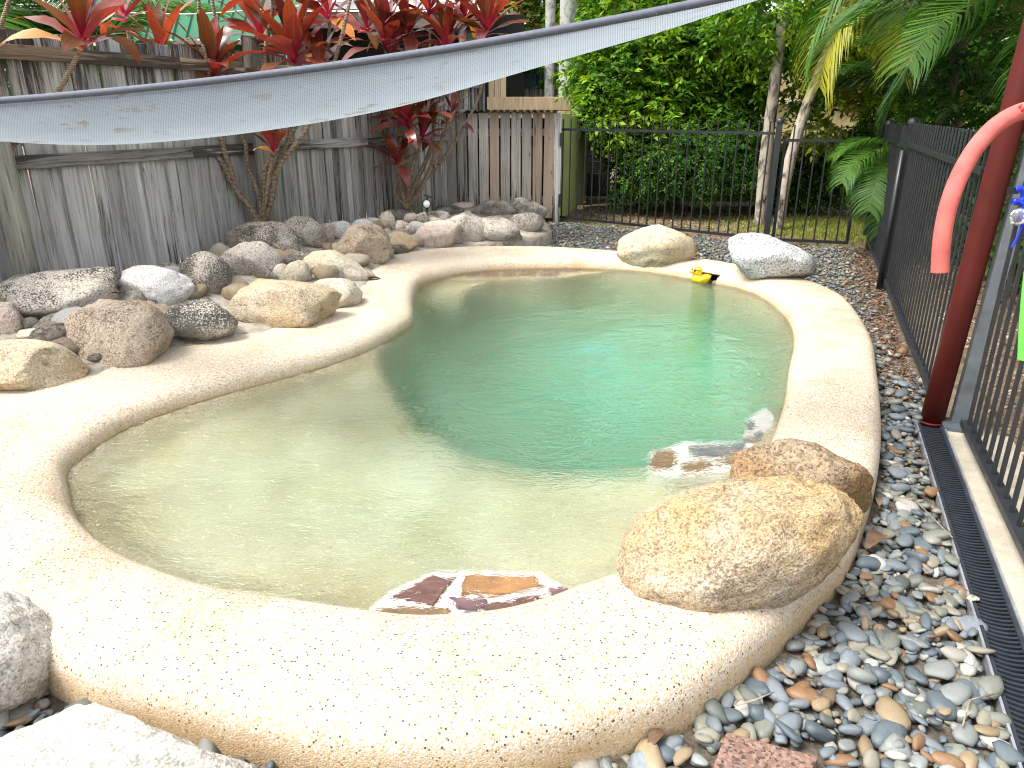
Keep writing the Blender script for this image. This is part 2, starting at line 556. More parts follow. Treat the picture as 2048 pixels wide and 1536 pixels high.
MAT = dict(
    peb=m_pebblecrete(), floor=m_pebblecrete('pool_floor_pebble', True), water=m_water(),
    ground=m_ground(), soil=m_soil(), concrete=m_concrete(), path=m_concrete('path_concrete', (.50, .43, .33)), mortar=m_mortar(),
    pebble=m_pebble('pebble'), pebbles=m_pebble('pebble_mass', True),
    board=m_wood('weathered_board', (.34, .33, .325), (.54, .54, .53), .55, .0, 1.95),
    board_dark=m_wood('mouldy_board', (.26, .24, .23), (.42, .41, .39), .75, .0, 1.95),
    shedboard=m_wood('shed_board', (.34, .31, .28), (.44, .43, .41), .55, .0, 3.2, tint=(.30, .20, .12)),
    post=m_wood('post_timber', (.22, .21, .18), (.36, .36, .31), .62, .0, 2.1),
    rail=m_wood('rail_timber', (.26, .20, .14), (.42, .33, .23), .5, -.9, .9),
    pine=m_wood('new_pine', (.58, .42, .26), (.70, .54, .36), -.3, -9, 9),
    black=plain('black_powdercoat', (.018, .02, .024), .38, 0, .2, 8, .03), galv=plain('galvanised_steel', (.15, .17, .19), .45, .6, .25, 9, .05),
    red=plain('red_steel_paint', (.075, .008, .005), .6, 0, .15, 6, .03, .25), alu=plain('aluminium', (.62, .64, .68), .4, .8, .15, 8),
    grate=plain('black_plastic', (.022, .026, .034), .45, 0, .2, 20), dark=plain('painted_shade', (.012, .01, .009), .9),  # near-black colour stands in for the shade inside openings
    pink=plain('pink_foam', (.56, .135, .12), .9, 0, .22, 9, .5, .1), pinktorn=plain('torn_foam', (.60, .06, .05), .9, 0, .2, 60, .5),
    lime=plain('green_foam', (.15, .55, .09), .8, 0, .08, 60, .3, .2),
    yellow=plain('yellow_rubber', (.85, .56, .02), .35, 0, .05, 10), orange=plain('orange_rubber', (.85, .25, .02), .35),
    blue=plain('blue_plastic', (.01, .04, .60), .3), white=plain('white_plastic', (.8, .8, .8), .25),
    limewall=plain('lime_panel', (.50, .54, .24), .6, 0, .12, 4, .08), tin=plain('corrugated_tin', (.40, .42, .42), .45, .5, .25, 6),
    greenroof=plain('green_roof_steel', (.06, .17, .105), .95, 0, .12, 2, .05, .05), bluewall=plain('blue_tin', (.04, .10, .17), .5), tinwall=plain('pale_tin', (.33, .36, .36), .5, .2),
    creamwall=plain('cream_render', (.70, .56, .28), .85, 0, .12, 2, .1), beam=plain('brown_beam', (.25, .20, .16), .7),
    sail=m_sail(), hem=plain('sail_hem', (.085, .095, .13), .7, 0, .15, 60, .2),
    bark=None, cane=None)
def m_bark(name, c1, c2, ring=0.0, sc=(14, 14, 5)):
    d = Nd(name)
    c = d.co()
    n = d.noise(d.n('Mapping', {'Vector': c, 'Scale': sc}).outputs[0], 1.0, 7, .7, .6)
    col = d.ramp(n, [(.38, c1), (.52, c2)])
    h = n
    if ring:
        w = d.n('TexWave', {'Vector': c, 'Scale': ring, 'Distortion': 3.0, 'Detail': 2.0}, bands_direction='Z').outputs[0]
        col = d.mix(.6, col, d.ramp(w, [(.2, (.5, .5, .5)), (.6, (1.1, 1.1, 1.1))]), 'MULTIPLY')
        h = d.math('ADD', n, w)
    d.set(Base_Color=col, Roughness=.9, Normal=d.bump(h, .7, .012))
    return d.m
MAT['bark'] = m_bark('tree_bark', (.03, .025, .02), (.38, .33, .26), 0, (7, 7, 3.5))
MAT['bark_dark'] = m_bark('dark_bark', (.03, .025, .018), (.12, .10, .075))
MAT['palmbark'] = m_bark('palm_bark', (.16, .16, .13), (.48, .48, .44), 0, (9, 9, 7))
MAT['cane'] = m_bark('cordyline_cane', (.13, .095, .065), (.38, .29, .20), 28.0, (40, 40, 40))
MAT['leaf'] = m_leaf('foliage')
MAT['frond'] = m_leaf('palm_frond', .5, .3)
MAT['litter'] = m_leaf('dry_litter', .1, .1)
MAT['grass'] = m_leaf('grass_blades', .2, .3)
MAT['deadleaf'] = plain('dead_leaf', (.11, .06, .035), .7, 0, .4, 25, .2)

ROCK = dict(
    grey=m_rock('rock_grey_lichen', (.48, .44, .38), (.60, .56, .50), .55),
    dark=m_rock('rock_dark_lichen', (.42, .38, .33), (.54, .50, .44), .74),
    black=m_rock('rock_black_crust', (.54, .50, .44), (.62, .58, .51), .96),
    brown=m_rock('rock_brown', (.44, .35, .26), (.55, .47, .38), .50, (.12, .08, .05)),
    tan=m_rock('rock_tan', (.50, .41, .28), (.62, .55, .43), .26, (.15, .10, .05), (.54, .40, .22)),
    cream=m_rock('rock_cream', (.58, .52, .42), (.66, .61, .52), .12, (.2, .15, .1), (.60, .50, .34)),
    white=m_rock('rock_white', (.62, .61, .60), (.70, .69, .68), .22, (.10, .10, .10)),
    pinkish=m_rock('rock_pinkish', (.58, .48, .42), (.64, .56, .50), .35, (.17, .12, .09)),
    granite=m_rock('rock_granite_white', (.48, .50, .53), (.60, .61, .63), .16, (.06, .065, .06), speck=.9, grain=110),
    front=m_rock('rock_front_gold', (.44, .34, .22), (.56, .49, .39), .32, (.13, .10, .065), (.46, .32, .15), speck=.62, grain=200),
    moss=m_rock('rock_mossy', (.31, .235, .155), (.42, .335, .24), .40, (.09, .065, .04), (.36, .20, .08), moss=1.0, speck=.7, grain=130),
    pale=m_rock('rock_pale_foreground', (.64, .60, .53), (.72, .69, .63), .08, (.25, .2, .15), speck=.5),
)
# ------------------------------------------------------------------ the pool: outline pairs (water line, outer edge of the coping)
PAIRS = [((-1.837, 2.739), (-2.42, 2.60)), ((-1.723, 2.547), (-2.15, 2.28)), ((-1.576, 2.341), (-1.86, 2.00)), ((-1.425, 2.192), (-1.64, 1.83)),
         ((-1.263, 2.072), (-1.43, 1.68)), ((-1.088, 1.975), (-1.235, 1.555)), ((-.918, 1.903), (-1.05, 1.47)), ((-.75, 1.861), (-.83, 1.385)),
         ((-.573, 1.82), (-.62, 1.32)), ((-.417, 1.784), (-.44, 1.285)), ((-.283, 1.763), (-.27, 1.265)), ((-.152, 1.768), (-.10, 1.262)),
         ((-.035, 1.79), (.07, 1.283)), ((.084, 1.837), (.26, 1.345)), ((.194, 1.898), (.47, 1.45)), ((.36, 1.985), (.70, 1.645)),
         ((.52, 2.085), (.892, 1.833)), ((.70, 2.27), (1.103, 2.054)), ((.91, 2.55), (1.366, 2.465)), ((1.084, 2.866), (1.55, 2.79)),
         ((1.244, 3.182), (1.71, 3.12)), ((1.42, 3.57), (1.88, 3.50)), ((1.581, 3.978), (2.05, 3.90)), ((1.76, 4.40), (2.235, 4.34)),
         ((1.89, 4.771), (2.38, 4.80)), ((1.965, 5.10), (2.48, 5.20)), ((2.00, 5.45), (2.53, 5.55)), ((1.98, 5.87), (2.47, 5.98)),
         ((1.832, 6.179), (2.25, 6.42)), ((1.597, 6.437), (1.93, 6.83)), ((1.32, 6.694), (1.53, 7.12)), ((1.006, 6.853), (1.10, 7.32)),
         ((.555, 6.924), (.50, 7.56)), ((.09, 6.9), (-.04, 7.60)), ((-.252, 6.807), (-.55, 7.55)), ((-.515, 6.628), (-.95, 7.35)),
         ((-.672, 6.417), (-1.18, 7.05)), ((-.758, 6.237), (-1.28, 6.75)), ((-.784, 5.921), (-1.33, 6.30)), ((-.753, 5.506), (-1.33, 5.85)),
         ((-.705, 5.156), (-1.37, 5.50)), ((-.702, 4.957), (-1.42, 5.25)), ((-.777, 4.666), (-1.52, 5.02)), ((-.882, 4.383), (-1.68, 4.80)),
         ((-1.053, 4.10), (-1.88, 4.58)), ((-1.237, 3.89), (-2.05, 4.40)), ((-1.476, 3.65), (-2.30, 4.15)), ((-1.62, 3.486), (-2.45, 3.92)),
         ((-1.709, 3.353), (-2.55, 3.70)), ((-1.809, 3.165), (-2.63, 3.42)), ((-1.845, 2.962), (-2.63, 3.05))]
SUB = 6
Wp = catmull([p[0] for p in PAIRS], SUB, True)
Op = catmull([p[1] for p in PAIRS], SUB, True)
NP = len(Wp)
WATER_Z = .05
pool = thing('swimming_pool', 'freeform kidney-shaped pool with wide cream pebblecrete coping and turquoise water', 'pool', (0, 4, 0))

SKIM = at(1424, 557, .08)
def prof(w):
    r = [(0, -.40), (0, -.15), (.0, .02), (.006, .05), (.014, .08), (.035, .108), (.07, .130), (.115, .144), (.17, .150)]
    if w < .7:
        r += [(w * .5, .155), (w - .085, .153), (w - .045, .144), (w - .018, .122), (w - .004, .09), (w, .04), (w + .004, -.08)]
    else:
        r += [(w * .4, .152), (w * .6, .152), (w * .75, .150), (w * .9, .150), (w - .028, .146), (w - .008, .10), (w, .04), (w + .004, -.08)]
    return r[:16]
rows = [[] for _ in range(16)]
for i in range(NP):
    w, o = Wp[i], Op[i]
    L = np.linalg.norm(o - w)
    dv = (o - w) / L
    for k, (mm, z) in enumerate(prof(L)):
        q = w + dv * mm
        wig = .006 * noise.noise(Vector((q[0] * 2.1, q[1] * 2.1, 0))) if k > 4 else 0
        rows[k].append(Vector((q[0], q[1], z + wig)))
mb = MB().grid(rows, True)
ski = min(range(NP), key=lambda i: (Vector((Wp[i][0], Wp[i][1], 0)) - Vector((SKIM.x, SKIM.y, 0))).length)
hole = set()
for rr in (2, 3, 4):
    for k in (-1, 0, 1):
        hole.add(rr * NP + (ski + k) % NP)
mb.f = [f for j, f in enumerate(mb.f) if j not in hole]
coping = mb.build('coping', MAT['peb'], pool, True)
# skimmer mouth behind the hole in the coping
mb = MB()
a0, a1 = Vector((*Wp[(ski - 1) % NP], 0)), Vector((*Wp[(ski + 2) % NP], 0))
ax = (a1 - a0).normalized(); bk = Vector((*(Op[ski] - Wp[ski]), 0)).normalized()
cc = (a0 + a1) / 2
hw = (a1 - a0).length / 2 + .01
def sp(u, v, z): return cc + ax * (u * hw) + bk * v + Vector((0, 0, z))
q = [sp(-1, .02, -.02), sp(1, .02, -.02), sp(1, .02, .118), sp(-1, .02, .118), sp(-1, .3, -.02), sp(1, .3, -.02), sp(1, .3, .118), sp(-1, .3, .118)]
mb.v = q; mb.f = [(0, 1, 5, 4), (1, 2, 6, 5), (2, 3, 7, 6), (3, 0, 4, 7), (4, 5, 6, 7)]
mb.build('skimmer_mouth', MAT['dark'], pool)  # interior coloured near-black for the shade within the hole

# basin: shallow beach shelf at the near end, deep bowl beyond
shelf_px = [(745, 690), (765, 765), (835, 862), (930, 915), (1050, 945), (1200, 957), (1330, 957), (1480, 935), (1560, 900)]
shelf = [tuple(at(x, y, -.10).xy) for x, y in shelf_px]
deep_poly = shelf + [(3, 3.5), (3, 8), (-2.5, 8), (-2.5, 4.7)]
st = .04
gx = np.arange(-2.2, 2.4, st); gy = np.arange(1.5, 7.3, st)
X, Y = np.meshgrid(gx, gy)
dW = sdist(X, Y, Wp)
dS = sdist(X, Y, deep_poly)
base_shallow = .16 + .13 * sstep(.05, .9, dW)
depth = base_shallow + .62 * sstep(-.03, .18, dS) + .62 * sstep(.12, 1.9, dS)
D = depth * sstep(-.05, .20, dW)
# ledge with flagstones under the far wall
led = np.exp(-(((X + .18) / .75) ** 4)) * (Y > 6.0)
D = np.where((dW < .38) & (Y > 5.6), D * (1 - led) + led * np.minimum(D, .13), D)
Z = WATER_Z + .0 - D + .006 * rng.standard_normal(D.shape)
keep = dW > -.12
idx = -np.ones(X.shape, int); idx[keep] = np.arange(keep.sum())
V = np.stack([X[keep], Y[keep], Z[keep]], 1)
a, b, c, d4 = idx[:-1, :-1], idx[:-1, 1:], idx[1:, 1:], idx[1:, :-1]
ok = (a >= 0) & (b >= 0) & (c >= 0) & (d4 >= 0)
F = np.stack([a[ok], b[ok], c[ok], d4[ok]], 1)
me = np_mesh('basin', V - np.array([0, 4, 0]), F)
smooth(me)
basin = obj('basin', me, MAT['floor'], pool, Matrix.Translation((0, 4, 0)))
BV_basin = BVHTree.FromPolygons([Vector(v) for v in V], [tuple(int(k) for k in f) for f in F])

# water body: closed, its top is the water surface
n_out = np.array([(Op[i] - Wp[i]) / np.linalg.norm(Op[i] - Wp[i]) for i in range(NP)])
ring = Wp + n_out * .045
bm = bmesh.new()
vt = [bm.verts.new((p[0], p[1], WATER_Z)) for p in ring]
vb = [bm.verts.new((p[0], p[1], -1.7)) for p in ring]
bm.faces.new(vt); bm.faces.new(vb[::-1])
for i in range(NP):
    j = (i + 1) % NP
    bm.faces.new((vb[i], vb[j], vt[j], vt[i]))
bmesh.ops.recalc_face_normals(bm, faces=bm.faces[:])
bmesh.ops.triangulate(bm, faces=[f for f in bm.faces if len(f.verts) > 4])
me = bpy.data.meshes.new('pool_water'); bm.to_mesh(me); bm.free()
tag(obj('pool_water', me, MAT['water']), 'clear rippled water, pale over the shelf and turquoise over the deep end', None, None, 'structure')

# flagstones set in pale mortar just under the surface, three places
flag_m = [plain('flagstone_' + n, c, .6, 0, .3, 14, .3) for n, c in (('plum', (.16, .065, .05)), ('rust', (.40, .19, .06)), ('brown', (.24, .14, .065)), ('slate', (.18, .19, .20)), ('purple', (.20, .10, .11)))]
mortar_white = plain('flag_mortar', (.80, .78, .72), .8, 0, .1, 12, .2)
def inlay(outline, stones, z, bottom=.30, pad=None):
    """a mortar pad filling down to the basin, stones set in its top"""
    P = [at(x, y, z) for x, y in outline]
    n = len(P)
    mb = MB()
    mb.v = P + [Vector((p.x, p.y, z - bottom)) for p in P]
    mb.f = [tuple(range(n))] + [(i, i + n, (i + 1) % n + n, (i + 1) % n) for i in range(n)]
    mb.build('mortar_pad', pad or mortar_white, pool)
    for col, poly in stones:
        Q = [at(x, y, z) for x, y in poly]
        c = sum(Q, Vector()) / len(Q)
        dense = []
        for i, p in enumerate(Q):
            p2 = Q[(i + 1) % len(Q)]
            for t in (0, .33, .66):
                r = p.lerp(p2, t)
                r += Vector((random.uniform(-1, 1), random.uniform(-1, 1), 0)) * .006
                dense.append(r)
        m = len(dense)
        mb = MB()
        mb.v = [p + Vector((0, 0, -.01)) for p in dense] + [p + Vector((0, 0, .008)) for p in dense] + [c + (p - c) * .93 + Vector((0, 0, .012)) for p in dense]
        mb.f = [(i, (i + 1) % m, (i + 1) % m + m, i + m) for i in range(m)] + [(i + m, (i + 1) % m + m, (i + 1) % m + 2 * m, i + 2 * m) for i in range(m)] + [tuple(range(2 * m, 3 * m))]
        mb.build('flagstone', flag_m[col], pool)
inlay([(725, 1240), (775, 1195), (870, 1150), (1075, 1153), (1140, 1188), (1080, 1222), (1000, 1246), (900, 1256), (800, 1254)],
      [(0, [(778, 1205), (868, 1160), (912, 1168), (866, 1222), (838, 1212)]), (1, [(928, 1158), (1070, 1162), (1086, 1184), (1010, 1200), (926, 1198)]),
       (2, [(742, 1232), (800, 1226), (898, 1230), (898, 1252), (800, 1252)]), (4, [(896, 1208), (970, 1208), (976, 1222), (938, 1234), (912, 1224)]),
       (0, [(960, 1224), (1050, 1204), (1096, 1200), (1050, 1222), (990, 1240)]), (3, [(925, 1238), (952, 1230), (958, 1238), (940, 1246)]), (4, [(1092, 1188), (1122, 1182), (1132, 1190), (1104, 1204)])], .012)
inlay([(1292, 950), (1300, 920), (1370, 898), (1490, 898), (1525, 905), (1500, 950), (1440, 965), (1330, 968)],
      [(2, [(1296, 948), (1306, 922), (1340, 916), (1354, 930), (1342, 954), (1310, 956)]), (3, [(1372, 910), (1420, 908), (1490, 902), (1486, 918), (1430, 932), (1384, 928)]),
       (2, [(1358, 946), (1400, 936), (1426, 944), (1408, 958), (1366, 960)]), (2, [(1430, 940), (1470, 924), (1486, 930), (1462, 946)])], -.02, .6)
inlay([(1484, 888), (1496, 846), (1530, 828), (1546, 846), (1538, 882)],
      [(3, [(1490, 868), (1500, 854), (1510, 858), (1502, 874)]), (3, [(1508, 884), (1522, 876), (1526, 884), (1514, 892)])], -.01, .6)
far_st = []
rr = random.Random(5)
for row, (ya, yb, xa, xb) in enumerate([(549, 553, 985, 1210), (554, 560, 895, 1190), (561, 569, 862, 1110)]):
    x = xa
    while x < xb:
        w = rr.uniform(24, 44)
        far_st.append((rr.choice((0, 2, 2, 4, 4)), [(x, ya + rr.uniform(0, 1)), (x + w * .9, ya + rr.uniform(-.5, 1)), (x + w * .82, yb), (x - 4, yb - rr.uniform(0, 1))]))
        x += w + 2.5
inlay([(846, 574), (868, 558), (915, 550), (985, 546), (1215, 545), (1205, 560), (1120, 571), (950, 578)], far_st, -.05, .16, MAT['floor'])

# pale blue suction cover on the floor of the deep end
o = None
hit = BV_basin.ray_cast(Vector((at(1190, 745, -.55).x, at(1190, 745, -.55).y, 1)), Vector((0, 0, -1)))[0]
cov = thing('floor_drain_cover', 'round pale blue drain cover on the deep pool floor', 'drain cover', hit)
Mt = Matrix.Translation(hit)
cyan = plain('pale_blue_plastic', (.45, .80, .95), .4)
MB().lathe([(.001, .05), (.06, .046), (.11, .03), (.13, .0)], 24, Mt).build('dome', cyan, cov, True)
MB().lathe([(.135, .0), (.135, .014), (.155, .012), (.165, .0)], 24, Mt).build('rim', cyan, cov, True)

# ------------------------------------------------------------------ ground
def sheet(name, outer, holes, z, mat, label):
    bm = bmesh.new()
    for loop in [outer] + holes:
        vs = [bm.verts.new((p[0], p[1], z)) for p in loop]
        for i in range(len(vs)): bm.edges.new((vs[i], vs[(i + 1) % len(vs)]))
    bmesh.ops.triangle_fill(bm, use_beauty=True, use_dissolve=False, edges=bm.edges[:])
    bmesh.ops.recalc_face_normals(bm, faces=bm.faces[:])
    if bm.faces and sum(f.normal.z for f in bm.faces) < 0: bmesh.ops.reverse_faces(bm, faces=bm.faces[:])
    me = bpy.data.meshes.new(name); bm.to_mesh(me); bm.free()
    return tag(obj(name, me, mat), label, None, None, 'structure')
mid = Wp + (Op - Wp) * .55
mid3 = [tuple(p) for p in mid[::3]]
sheet('ground', [(-150, -150), (150, -150), (150, 200), (-150, 200)], [mid3], -.03, MAT['ground'], 'bare brown soil with thin grass beyond the pool fence')

DA, DDIR = Vector((1.979, 3.314, 0)), Vector((.368, .930, 0))       # drain, near fence
def drain_pt(y, off=0):
    t = (y - DA.y) / DDIR.y
    return DA + DDIR * t + Vector((DDIR.y, -DDIR.x, 0)) * off
FA, FB = Vector((2.12, 3.40, 0)), Vector((3.97, 8.20, 0))          # long right fence
BF = [Vector((.64, 10.42, 0)), Vector((2.93, 8.53, 0)), Vector((3.83, 8.27, 0))]   # back fence and gate
grav_poly = [(-2.2, .75), (drain_pt(.75).x - .01, .75), (drain_pt(3.31).x - .01, 3.31), (2.14, 3.36), (3.98, 8.22), (3.83, 8.27), (2.93, 8.53), (.64, 10.42), (.45, 10.2), (-.6, 9.2), (-.9, 8.2), (-.6, 7.0), (-2.6, 3.2)]
sheet('gravel_soil', grav_poly, [], -.012, MAT['soil'], 'dark damp soil under the river pebbles') if False else None
gs_outer = [(-2.9, .6), (drain_pt(.6).x - .005, .6), (drain_pt(3.32).x - .005, 3.32), (2.16, 3.40), (4.0, 8.22), (3.83, 8.29), (2.93, 8.55), (.66, 10.44), (-1.0, 10.3), (-3.0, 5.5), (-2.9, 3.0)]
gravel = sheet('gravel_bed', gs_outer, [mid3], -.012, MAT['soil'], 'bed of smooth grey and tan river pebbles round the pool')

# concrete edging between the drain and the fence, path beyond the fence
def strip(name, y0, y1, o0, o1, ztop, mat, label, thick=.1):
    mb = MB()
    a, b, c, d = drain_pt(y0, o0), drain_pt(y0, o1), drain_pt(y1, o1), drain_pt(y1, o0)
    top = [p + Vector((0, 0, ztop)) for p in (a, b, c, d)]
    mb.v = top + [p - Vector((0, 0, thick)) for p in top]
    mb.f = [(0, 1, 2, 3), (4, 7, 6, 5), (0, 4, 5, 1), (1, 5, 6, 2), (2, 6, 7, 3), (3, 7, 4, 0)]
    me = mb.mesh(name)
    return tag(obj(name, me, mat), label, None, None, 'structure')
strip('concrete_edging', .3, 3.30, .128, .40, .012, MAT['concrete'], 'strip of rough beige concrete between drain grate and fence')
strip('concrete_path', .3, 2.62, .405, 2.3, .004, MAT['path'], 'pale concrete path beyond the pool gate')
mulch_m = Nd('mulch')
cc_ = mulch_m.co()
mulch_m.set(Base_Color=mulch_m.ramp(mulch_m.noise(cc_, 45, 8, .75), [(.3, (.05, .03, .02)), (.5, (.20, .13, .08)), (.7, (.40, .30, .20))]), Roughness=.95, Normal=mulch_m.bump(mulch_m.noise(cc_, 60, 6, .7), 1.0, .02))
mulch = strip('mulch_bed', 2.63, 9.5, .405, 5.0, .0, mulch_m.m, 'bed of brown bark mulch behind the pool fence', .02)

# pebbles
copO = [tuple(p) for p in Op]
def pebble_mesh(name, seed, sub):
    bm = bmesh.new()
    bmesh.ops.create_icosphere(bm, subdivisions=sub, radius=1)
    r = random.Random(seed)
    o = Vector((r.random() * 50, r.random() * 50, r.random() * 50))
    sx, sy, sz = 1.0, r.uniform(.5, .82), r.uniform(.22, .40)
    pl = [(Vector((r.gauss(0, 1), r.gauss(0, 1), r.gauss(0, .6))).normalized(), r.uniform(.6, .95)) for k in range(5)]
    for v in bm.verts:
        n = v.co.normalized()
        k = 1 + .30 * noise.noise(n * 1.2 + o) + .12 * noise.noise(n * 2.6 + o)
        p = n * k
        p = Vector((math.copysign(abs(p.x) ** .9, p.x), p.y, math.copysign(abs(p.z) ** .8, p.z)))
        for pn, dd in pl:
            e = p.dot(pn) - dd
            if e > 0: p -= pn * e * .8
        v.co = Vector((p.x * sx, p.y * sy, p.z * sz))
    me = bpy.data.meshes.new(name); bm.to_mesh(me); bm.free()
    smooth(me)
    return me
NPB = 13500
px_, py_ = rng.uniform(-2.0, 4.0, 90000), rng.uniform(.9, 10.3, 90000)
okm = inside(px_, py_, grav_poly) & (sdist(px_, py_, copO) < -.012) & ~((px_ > .46) & (px_ < .74) & (py_ < 1.375))
px_, py_ = px_[okm], py_[okm]
fd = (px_ - FA.x) * (FB - FA).normalized().y - (py_ - FA.y) * (FB - FA).normalized().x      # signed distance to the long fence (negative on the pool side)
keepp = ~((py_ > 3.9) & (fd > -.32) & (rng.random(len(px_)) < sstep(-.32, -.06, fd) * .85))
px_, py_ = px_[keepp], py_[keepp]
sel = (np.arange(len(px_)) < NPB) | ((py_ < 3.5) & (np.arange(len(px_)) < NPB * 1.9))
px_, py_ = px_[sel], py_[sel]
n = len(px_)
size = np.clip(rng.lognormal(math.log(.0225), .42, n), .009, .056)
size *= np.where(py_ > 5, .72, 1.0)
yaw = rng.normal(.9, 1.0, n)
tx, ty = rng.normal(0, .28, n), rng.normal(0, .28, n)
layer = rng.random(n)
pz = -.012 + size * .22 + layer * .022
order = np.argsort(-(size * 1.0 / np.hypot(px_, py_)))
# keep the tops low near the drain so that nothing overlaps the grate
def eul(i):
    return Matrix.Rotation(yaw[i], 4, 'Z') @ Matrix.Rotation(tx[i], 4, 'X') @ Matrix.Rotation(ty[i], 4, 'Y')
# the 300 that show largest must lie in view and on top
vis = []
for i in order:
    d = ray(0, 0)
    Zc = zdepth((px_[i], py_[i], 0))
    vpx = 1024 + px_[i] / Zc * FPX
    vv = ((CAMH) * math.cos(TH) - py_[i] * math.sin(TH)) / Zc * FPX + 768
    if 0 < vpx < 2040 and 0 < vv < 1530 and layer[i] > .55:
        vis.append(i)
    if len(vis) >= 297: break
vs_ = set(vis)
pm = [pebble_mesh('pebble', k, 2) for k in range(12)]
for k, i in enumerate(vis):
    s = size[i]
    M = Matrix.Translation((px_[i], py_[i], pz[i] + .004)) @ eul(i) @ Matrix.Scale(s, 4)
    obj('pebble', pm[k % 12], MAT['pebble'], gravel, M)
lowm = [pebble_mesh('pebble_low', 50 + k, 2 if k < 5 else 1) for k in range(10)]
lv = []
for m_ in lowm:
    a = np.zeros(len(m_.vertices) * 3); m_.vertices.foreach_get('co', a)
    f = np.zeros(len(m_.polygons) * 3, int); m_.polygons.foreach_get('vertices', f)
    lv.append((a.reshape(-1, 3), f.reshape(-1, 3)))
Vs, Fs, Ts = [], [], []
base = 0
cid = rng.choice(len(PEB_COL), n, p=PEB_P)
for i in range(n):
    if i in vs_: continue
    near = py_[i] < 2.3
    v, f = lv[(i % 5) if near else 5 + i % 5]
    Mx = np.array(eul(i).to_3x3()) * size[i]
    Vs.append(v @ Mx.T + np.array([px_[i], py_[i], pz[i]]))
    Fs.append(f + base); base += len(v)
    Ts.append(np.tile(PEB_COL[cid[i]] * (1 + .15 * rng.standard_normal()), (len(f), 1)))
me = np_mesh('pebble_mass', np.concatenate(Vs), np.concatenate(Fs), np.clip(np.concatenate(Ts), .01, .9))
smooth(me)
tag(obj('pebble_mass', me, MAT['pebbles'], gravel), None, None, None, 'stuff')


# ------------------------------------------------------------------ drain grate
drain = thing('drain_channel', 'long black slotted drain channel with aluminium edges beside the concrete strip', 'drain', DA)
for off in (.004, .124):
    mb = MB()
    a, b = drain_pt(.35, off), drain_pt(3.31, off)
    mb.box((a + b) / 2 + Vector((0, 0, -.004)), ((b - a).length, .007, .05), Matrix.Rotation(math.atan2(DDIR.y, DDIR.x), 3, 'Z'))
    mb.build('edge_rail', MAT['alu'], drain)
for off in (.0145, .1135):
    mb = MB()
    a, b = drain_pt(.35, off), drain_pt(3.31, off)
    mb.box((a + b) / 2 + Vector((0, 0, .0)), ((b - a).length, .013, .03), Matrix.Rotation(math.atan2(DDIR.y, DDIR.x), 3, 'Z'))
    mb.build('grate_side', MAT['grate'], drain)
mb = MB()
a, b = drain_pt(.35, .064), drain_pt(3.31, .064)
mb.box((a + b) / 2 + Vector((0, 0, -.055)), ((b - a).length, .11, .01), Matrix.Rotation(math.atan2(DDIR.y, DDIR.x), 3, 'Z'))
mb.build('channel_floor', MAT['dark'], drain)
# one curved slat, then copies
sl = MB()
for k in range(8):
    for dz in (.0, -.018):
        pass
nseg = 8
top = []
for k in range(nseg + 1):
    u = k / nseg
    x = .021 + u * .086
    sag = -.010 * (1 - (2 * u - 1) ** 2)
    top.append((x, sag))
vv_ = []
for x, s_ in top: vv_ += [Vector((x, s_ - .0045, .010)), Vector((x, s_ + .0045, .010)), Vector((x, s_ - .0045, -.012)), Vector((x, s_ + .0045, -.012))]
sl.v = vv_
for k in range(nseg):
    b0, b1 = k * 4, (k + 1) * 4
    sl.f += [(b0, b1, b1 + 1, b0 + 1), (b0, b0 + 2, b1 + 2, b1), (b0 + 1, b1 + 1, b1 + 3, b0 + 3)]
slm = sl.mesh('slat')
slm.materials.append(MAT['grate'])
ang = math.atan2(DDIR.y, DDIR.x) - math.pi / 2
ny = int((3.30 - .40) / DDIR.y / .0205)
for k in range(ny):
    y = 3.295 - k * .0205 * DDIR.y
    obj('slat', slm, None, drain, Matrix.Translation(drain_pt(y)) @ Matrix.Rotation(ang, 4, 'Z'))

# reddish paver at the bottom edge
pv = Nd('red_pebble_paver')
c_ = pv.co()
cv = pv.n('TexVoronoi', {'Vector': c_, 'Scale': 150.0})
pv.set(Base_Color=pv.ramp(pv.n('SeparateColor', {0: cv.outputs['Color']}).outputs[0], [(0, (.06, .04, .035)), (.2, (.16, .09, .07)), (.5, (.20, .12, .09)), (.8, (.25, .16, .12))], 'CONSTANT'), Roughness=.8, Normal=pv.bump(cv.outputs['Distance'], .3, .003))
cpts = [at(1452, 1462, .035), at(1640, 1512, .035), at(1560, 1640, .035), at(1400, 1600, .035)]
mb = MB(); mb.v = cpts + [p - Vector((0, 0, .06)) for p in cpts]
mb.f = [(0, 3, 2, 1), (4, 5, 6, 7), (0, 1, 5, 4), (1, 2, 6, 5), (2, 3, 7, 6), (3, 0, 4, 7)]
me = bevel(mb.mesh('paving_stone', cpts[0]), .008)
tag(obj('paving_stone', me, pv.m, None, Matrix.Translation(cpts[0])), 'reddish exposed-aggregate paving stone among pebbles by the near coping', 'paver')

